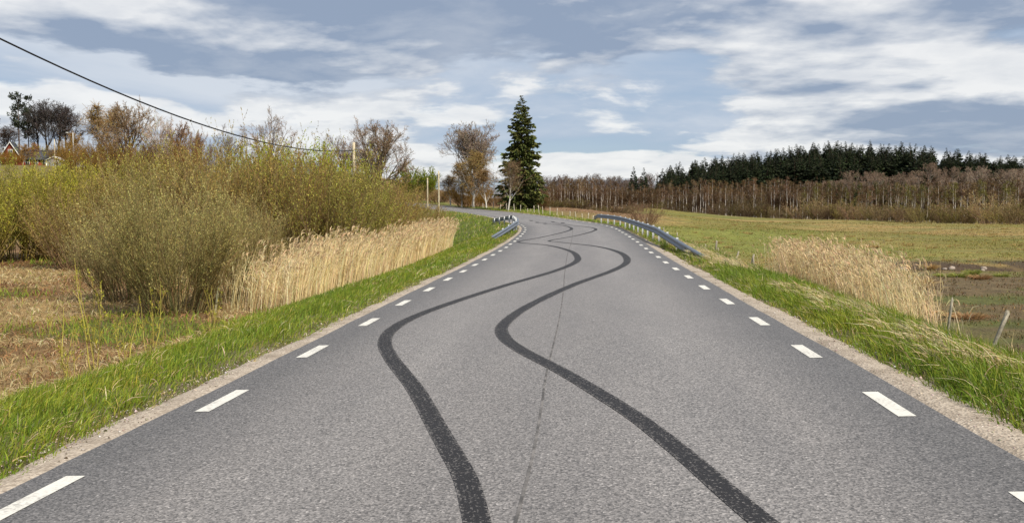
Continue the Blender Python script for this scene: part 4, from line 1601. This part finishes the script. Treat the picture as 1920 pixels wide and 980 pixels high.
r = np.random.default_rng(71)
FAR_B = [birch(72 + i, 11, 2.3, 13, 6, 5, RUSTY, .022, .105, .02, (0.60, 0.55, 0.49), .2, .42) for i in range(3)]
for i in range(190):
    px = 1012 + 900 * (i + r.uniform(-.5, .5)) / 190
    D = edge_dist(px) + 4 + 45 * r.random() ** 1.3
    py = float(np.interp(px, [1010, 1080, 1200, 1300, 1440, 1520, 1600, 1750, 1900], [345, 336, 349, 340, 338, 341, 346, 346, 333])) + r.normal(0, 5)
    x, y = at(px, D)
    z = gz(x, y) - .1
    h = top_z(py, D) - z
    w = r.uniform(.8, 1.25) * h / 11
    k = r.uniform(.6, 1.0)
    tint = (k, k * r.uniform(.85, 1), k * r.uniform(.7, .95)) if px < 1500 or r.random() < .55 else (k * .9, k * 1.15, k * .55)
    put('birch_tree', FAR_B[i % 3], (x, y, z), r.uniform(0, 6.28), (w, w, h / 11),
        'slender white-stemmed birch in the wood edge beyond the pasture', 'tree', 'birches along the far wood edge', tint)
W_FAR = [willow(81 + i, 5.0, .75, 36, 8, 4, (0.14, 0.10, 0.07), [(0.20, 0.16, 0.085), (0.16, 0.125, 0.07), (0.24, 0.20, 0.11)], 3, .17, .075, .02, .06, .5, .3) for i in range(2)]
for i in range(56):                                      # grey-brown shrub belt along the pasture
    px = 1010 + 940 * (i + r.uniform(-.45, .45)) / 56
    D = edge_dist(px) + r.uniform(-5, 3)
    py = float(np.interp(px, [1010, 1240, 1300, 1480, 1560, 1640, 1750, 1920], [384, 384, 382, 382, 378, 388, 382, 380])) + r.normal(0, 8)
    x, y = at(px, D)
    z = gz(x, y) - .2
    h = max(top_z(py, D) - z, 1.5)
    dark = 1.0 if px > 1500 else .62
    tint = np.array([(1.9, 1.8, 1.5), (1.8, 1.9, 1.1), (1.6, 1.4, 1.3)][i % 3]) * dark * r.uniform(.7, 1.15)
    w = r.uniform(.8, 1.5) * max(h, 3.5) / 5
    put('wood_edge_shrub', W_FAR[i % 2], (x, y, z), r.uniform(0, 6.28), (w, w, h / 5),
        'grey-brown bare shrub in the belt along the far pasture edge', 'shrub', 'shrubs along the far pasture edge', tuple(tint))
for i in range(95):                                      # brown undergrowth standing among and behind the birches
    px = 1000 + 940 * (i + r.uniform(-.5, .5)) / 95
    D = edge_dist(px) + 30 + 40 * r.random()
    py = float(np.interp(px, [1010, 1200, 1440, 1600, 1900], [350, 356, 350, 352, 340])) + r.normal(0, 5)
    x, y = at(px, D)
    z = gz(x, y) - .2
    h = top_z(py, D) - z
    tint = np.array((.72, .55, .45)) * r.uniform(.6, 1.0)
    put('undergrowth_tree', W_FAR[i % 2], (x, y, z), r.uniform(0, 6.28), (1.5, 1.5, h / 5),
        'dark brown leafless undergrowth tree inside the far birch wood', 'tree', 'undergrowth inside the far birch wood', tuple(tint))
OAK_FAR = bare_tree(85, 13, 6.0, 1.6, 18, 8, 6, 5, .08, (0.25, 0.21, 0.17), (0.30, 0.225, 0.165), .022, .3, (.4, 1.2))
for px, D, py, w, lab in ((1832, 235, 304, 1.0, 'large pale bare oak towards the right end of the far wood'),
                          (1892, 226, 310, 1.0, 'large pale bare oak nearest the right picture edge'),
                          (1778, 255, 330, .8, 'pale bare oak left of the two large ones in the far wood')):
    x, y = at(px, D)
    z = gz(x, y)
    put('bare_tree', OAK_FAR, (x, y, z), px * .7, (w, w, (top_z(py, D) - z) / 13), lab, 'tree')
for i in range(28):
    px = 1500 + 440 * (i + r.uniform(-.5, .5)) / 28
    D = 330 + 60 * r.random()
    py = float(np.interp(px, [1500, 1560, 1650, 1800, 1920], [360, 336, 322, 318, 316])) + r.normal(0, 9)
    x, y = at(px, D)
    z = gz(x, y) - .3
    k = r.uniform(.8, 1.05)
    put('bare_tree', OAK_FAR, (x, y, z), r.uniform(0, 6.28), (.9, .9, (top_z(py, D) - z) / 13),
        'pinkish-brown leafless tree on the slope below the far spruces', 'tree', 'leafless trees below the far spruces', (k * .92, k * .86, k * .82))
for i in range(30):                                      # bluish leafless trees on the skyline right of the lone spruce
    px = 1012 + 215 * (i + r.uniform(-.5, .5)) / 30
    D = 340 + 60 * r.random()
    py = 330 + r.normal(0, 5)
    x, y = at(px, D)
    z = gz(x, y) - .3
    put('bare_tree', OAK_FAR, (x, y, z), r.uniform(0, 6.28), (.9, .9, (top_z(py, D) - z) / 13),
        'dark leafless tree on the skyline right of the lone spruce', 'tree', 'skyline trees right of the lone spruce', (.45, .42, .45))
FS = [spruce(91 + i, 20, 4.3, 30, 7, 6, 1.6, .8, [(0.02, 0.03, 0.011), (0.014, 0.022, 0.01), (0.03, 0.04, 0.013)], .25, .85) for i in range(3)]
for i in range(295):
    px = 1236 + 720 * r.random() ** 1.12
    row = r.random()
    D = 400 + 70 * row
    crest = float(np.interp(px, [1230, 1250, 1330, 1420, 1480, 1560, 1640, 1720, 1800, 1860, 1930], [316, 306, 291, 281, 269, 261, 261, 268, 276, 287, 292]))
    py = crest + 30 * (1 - row) ** 1.2 + abs(r.normal(0, 2.6))
    x, y = at(px, D)
    z = gz(x, y) - .3
    h = top_z(py, D) - z
    w = r.uniform(1.2, 1.65)
    k = r.uniform(.8, 1.5)
    put('spruce_tree', FS[i % 3], (x, y, z), r.uniform(0, 6.28), (w, w, h / 20),
        'dark spruce in the dense stand on the far ridge', 'tree', 'spruces on the far ridge', (k, k, k))
for px, D, py, w, lab in ((1187, 292, 312, .85, 'left one of the two dark spruces standing apart in the far wood'),
                          (1206, 292, 314, .85, 'right one of the two dark spruces standing apart in the far wood'),
                          (1231, 340, 328, .5, 'tiny dark spruce at the left end of the far ridge')):
    x, y = at(px, D)
    z = gz(x, y) - .3
    put('spruce_tree', FS[0], (x, y, z), px, (w, w, (top_z(py, D) - z) / 20), lab, 'tree')
for i in range(26):                                      # small green pines in the right part of the wood
    px = 1545 + 230 * (i + r.uniform(-.5, .5)) / 26
    D = edge_dist(px) + 30 + 20 * r.random()
    py = 342 + r.normal(0, 5)
    x, y = at(px, D)
    z = gz(x, y) - .3
    h = top_z(py, D) - z
    put('young_pine', FS[i % 3], (x, y, z), r.uniform(0, 6.28), (.55, .55, h / 20),
        'young olive-green conifer between the birches of the far wood', 'tree', 'young conifers in the far wood', (2.6, 2.2, 1.6))

# ------------------------------------------------------------------ fence posts, tussocks, stones
def fence_post(px, D, h, lean_x, lean_y, rad, label, group='old fence posts along the right verge', col=(0.30, 0.27, 0.21)):
    x, y = at(px, D)
    z = gz(x, y)
    rr = np.random.default_rng(int(px * 7 + D))
    P = grow(np.array([[0, 0, -.25]]), [[lean_x, lean_y, 1]], h + .25, 5, .015, (0, 0, 0), rr)
    V, F1, C = tubes(P, (rad * rr.uniform(.85, 1.1, (1, 5)) * np.linspace(1, .85, 5)), 6, col, rr)
    n = len(V)
    V[n - 6:, 2] += .05 * rr.normal(size=6)
    o = link('fence_post', np_mesh('fence_post', V, [F1, np.arange(n - 6, n)[None]], MAT_WOOD, C), None, (x, y, z))
    return tag(o, label, 'fence post', group)


for a in ((1778, 17.6, .95, .10, 0, .03, 'slim upright grey fence post behind the right verge, left of the leaning post'),
          (1846, 16.2, 1.05, .42, .05, .038, 'leaning grey fence post behind the right verge, nearest the picture edge'),
          (1404, 46, 1.05, .18, 0, .06, 'leaning grey fence post just left of the right reed bed'),
          (1414, 45, .9, -.05, 0, .055, 'short upright fence post touching the left end of the right reed bed'),
          (1372, 50, .95, .35, 0, .055, 'slanting fence post between the straw and the right reed bed'),
          (1340, 55, 1.25, .05, 0, .06, 'tallest post of the little cluster above the flattened pale grass'),
          (1329, 56, 1.0, -.15, 0, .05, 'left post of the little cluster above the flattened pale grass'),
          (1350, 55, 1.0, -.1, 0, .05, 'right post of the little cluster above the flattened pale grass'),
          (1278, 70, 1.0, -.05, 0, .06, 'stubby fence post near the bend of the right guard rail'),
          (1268, 74, 1.3, .06, 0, .06, 'forked-looking post beside the stubby one behind the right guard rail'),
          (1244, 80, 1.35, .0, 0, .06, 'slim tall fence post behind the middle of the right guard rail'),
          (1214, 92, 1.3, .0, 0, .06, 'fence post in front of the reddish bush')):
    fence_post(*a)
r = np.random.default_rng(95)
for i, px in enumerate((906, 925, 937, 949, 965, 976, 988, 1001, 1011, 1018, 1031, 1044, 1056, 1068, 1080, 1092, 1101, 1110)):
    D = float(np.interp(px, [900, 960, 1010, 1060, 1110], [150, 128, 114, 104, 96]))
    fence_post(px, D, .9 + .15 * r.normal(), .12 * r.normal(), 0, .055, 'short pale fence post in the row along the outer edge of the far bend',
               'fence posts along the far bend', (0.46, 0.41, 0.33))


def tussock(seed, n, h, rad, cols):
    rr = np.random.default_rng(seed)
    a = rr.uniform(0, 6.28, n)
    B = np.concatenate([unit2(a) * (rad * np.sqrt(rr.random(n)))[:, None], np.zeros((n, 1))], 1)
    g = Geo()
    g.add(*blades(B, h * rr.uniform(.6, 1.2, n), np.full(n, .018), unit2(a + rr.normal(0, .4, n)), rr.uniform(.25, 1.0, n), pick(cols, [2, 1, 1], n, rr), 4, rr))
    return g.mesh('tussock', MAT_STRAW)


T_TAN = tussock(1, 420, .62, .28, [(0.42, 0.27, 0.10), (0.33, 0.20, 0.08), (0.5, 0.36, 0.16)])
T_BRN = tussock(2, 420, .45, .35, [(0.30, 0.17, 0.07), (0.24, 0.13, 0.06), (0.38, 0.24, 0.11)])
T_GRN = tussock(3, 420, .40, .32, [(0.27, 0.29, 0.06), (0.22, 0.24, 0.05), (0.33, 0.33, 0.10)])
for px, D, me, sc, fl, lab in (
        (1724, 41, T_TAN, 1.25, 1.0, 'large spiky tan grass tussock right of the reed bed'),
        (1712, 34, T_BRN, 1.35, .7, 'flattened brown tussock below the spiky tan one'),
        (1722, 31.5, T_BRN, 1.3, .8, 'darker flattened brown tussock in front of its neighbour, left of the upright post'),
        (1815, 31.0, T_BRN, 1.4, .45, 'flat reddish tussock above the two near fence posts'),
        (1758, 26, T_BRN, 1.1, .4, 'flat reddish tussock left of the slim upright post'),
        (1800, 49, T_GRN, 1.2, .75, 'pale green tussock beside the ditch'),
        (1772, 49, T_GRN, 1.0, .7, 'smaller pale green tussock left of the other by the ditch'),
        (1745, 54, T_TAN, .9, 1.0, 'small tan tussock on the ditch bank behind the stones'),
        (1826, 51, T_GRN, 1.0, 1.0, 'dark green tussock on the ditch bank'),
        (1840, 48, T_BRN, 1.1, .7, 'brown tussock right of the pale green ones by the ditch'),
        (1880, 50, T_GRN, .9, .7, 'olive tussock on the ditch bank near the right picture edge'),
        (1665, 52, T_TAN, .9, .9, 'straw tussock just behind the right end of the reed bed'),
        (1640, 80, T_TAN, 1.0, .7, 'orange-tan tussock alone in the far pasture')):
    x, y = at(px, D)
    o = link('grass_tussock', me, None, (x, y, gz(x, y) - .03), (0, 0, px), (sc, sc, sc * fl))
    tag(o, lab, 'tussock', 'tussocks in the right pasture')
r = np.random.default_rng(96)
T_SMALL = tussock(4, 120, .28, .3, [(0.40, 0.29, 0.11), (0.33, 0.24, 0.09), (0.25, 0.23, 0.07)])
for i in range(110):
    D = 62 + 110 * r.random() ** 1.2
    px = r.uniform(1300, 1930)
    x, y = at(px, D)
    if D > edge_dist(px) - 12:
        continue
    sc = r.uniform(.7, 1.5)
    o = link('grass_tuft', T_SMALL, None, (x, y, gz(x, y) - .03), (0, 0, r.uniform(0, 6.28)), (sc, sc, sc * .9))
    tag(o, 'low tan grass tuft scattered over the far pasture', 'tussock', 'low tufts over the far pasture')


def stone_mesh(seed):
    rr = np.random.default_rng(seed)
    import bmesh
    bm = bmesh.new()
    bmesh.ops.create_icosphere(bm, subdivisions=2, radius=.5)
    V = np.array([v.co for v in bm.verts])
    F1 = np.array([[v.index for v in f.verts] for f in bm.faces])
    bm.free()
    nn = rr.normal(size=(9, 3))
    nn /= np.linalg.norm(nn, axis=1, keepdims=True)
    for q in nn:
        d = V @ q
        lim = rr.uniform(.26, .40)
        V = V - np.maximum(d - lim, 0)[:, None] * q
    return np_mesh('stone', V * [1.2, 1, .8], F1, MAT_STONE, (0.30, 0.25, 0.205))


ST = [stone_mesh(i) for i in range(4)]
for i, (px, D, sc) in enumerate(((1652, 55.6, .45), (1671, 56.5, .5), (1682, 56.2, .55), (1698, 56.3, .4), (1712, 56.6, .55), (1720, 55.4, .35), (1660, 54.6, .35),
                                 (1733, 55.3, .5), (1692, 55.1, .35), (1708, 55.0, .35), (1800, 56.8, .5), (1792, 56.4, .35), (1862, 57.0, .45), (1870, 56.2, .35))):
    x, y = at(px, D)
    y = 57.5 + 2.2 * math.sin(x * .16) + .12 * (x - 20) + 1.25 + (D - 56) * .35
    o = link('field_stone', ST[i % 4], None, (x, y, gz(x, y) - .04 * sc), (0, 0, i * 1.3), (sc, sc, sc))
    tag(o, 'pale grey-pink stone lying in the muddy ditch of the pasture', 'stone', 'stones in the pasture ditch')

# loose stones, soil crumbs and grass sprigs on the gravel shoulders
r = np.random.default_rng(97)
g = Geo()
OCT = np.array([(1, 0, 0), (0, 1, 0), (-1, 0, 0), (0, -1, 0), (0, 0, 1), (0, 0, -1)], float)
OF = np.array([(0, 1, 4), (1, 2, 4), (2, 3, 4), (3, 0, 4), (1, 0, 5), (2, 1, 5), (3, 2, 5), (0, 3, 5)])
n = 5200
s = 4.5 + 26 * r.random(n) ** 1.6
sd = np.where(r.random(n) < .42, -1, 1)
l = sd * (3.36 + np.where(sd < 0, .5, .75) * r.random(n) ** .8)
P = ground_pts(s, l) + [0, 0, .014]
size = np.clip(r.lognormal(-5.0, .45, n), .003, .03)
V = P[:, None] + OCT[None] * size[:, None, None] * r.uniform(.6, 1.3, (n, 6, 1)) * [1, 1, .7]
F1 = (OF[None] + 6 * np.arange(n)[:, None, None]).reshape(-1, 3)
col = pick([(0.42, 0.35, 0.30), (0.30, 0.25, 0.21), (0.10, 0.075, 0.05), (0.55, 0.5, 0.45)], [4, 3, 1.6, 1], n, r)
g.add(V.reshape(-1, 3), F1, np.repeat(col, 6, 0))
tag(link('loose_gravel', g.mesh('loose_gravel', MAT_STONE)), 'loose stones and soil crumbs on the gravel strips beside the asphalt', 'gravel', kind='stuff')
g = Geo()
n = 420
s = 4.5 + 34 * r.random(n) ** 1.4
sd = np.where(r.random(n) < .35, -1, 1)
l = sd * (3.5 + np.where(sd < 0, .35, .55) * np.sqrt(r.random(n)))
P = ground_pts(s, l)
for i in range(n):
    k = r.integers(5, 14)
    B = P[i] + np.concatenate([r.normal(0, .035, (k, 2)), np.full((k, 1), .004)], 1)
    g.add(*blades(B, r.uniform(.025, .085, k), np.full(k, .005 + s[i] * .0003), unit2(r.uniform(0, 6.28, k)), r.uniform(.2, .9, k),
                  pick([(0.20, 0.24, 0.04), (0.30, 0.28, 0.07), (0.38, 0.30, 0.14)], [3, 2, 1], k, r), 3, r))
tag(link('grass_sprigs', g.mesh('grass_sprigs', MAT_GRASS)), 'small grass sprigs sprouting from the gravel beside the road', 'grass', kind='stuff')
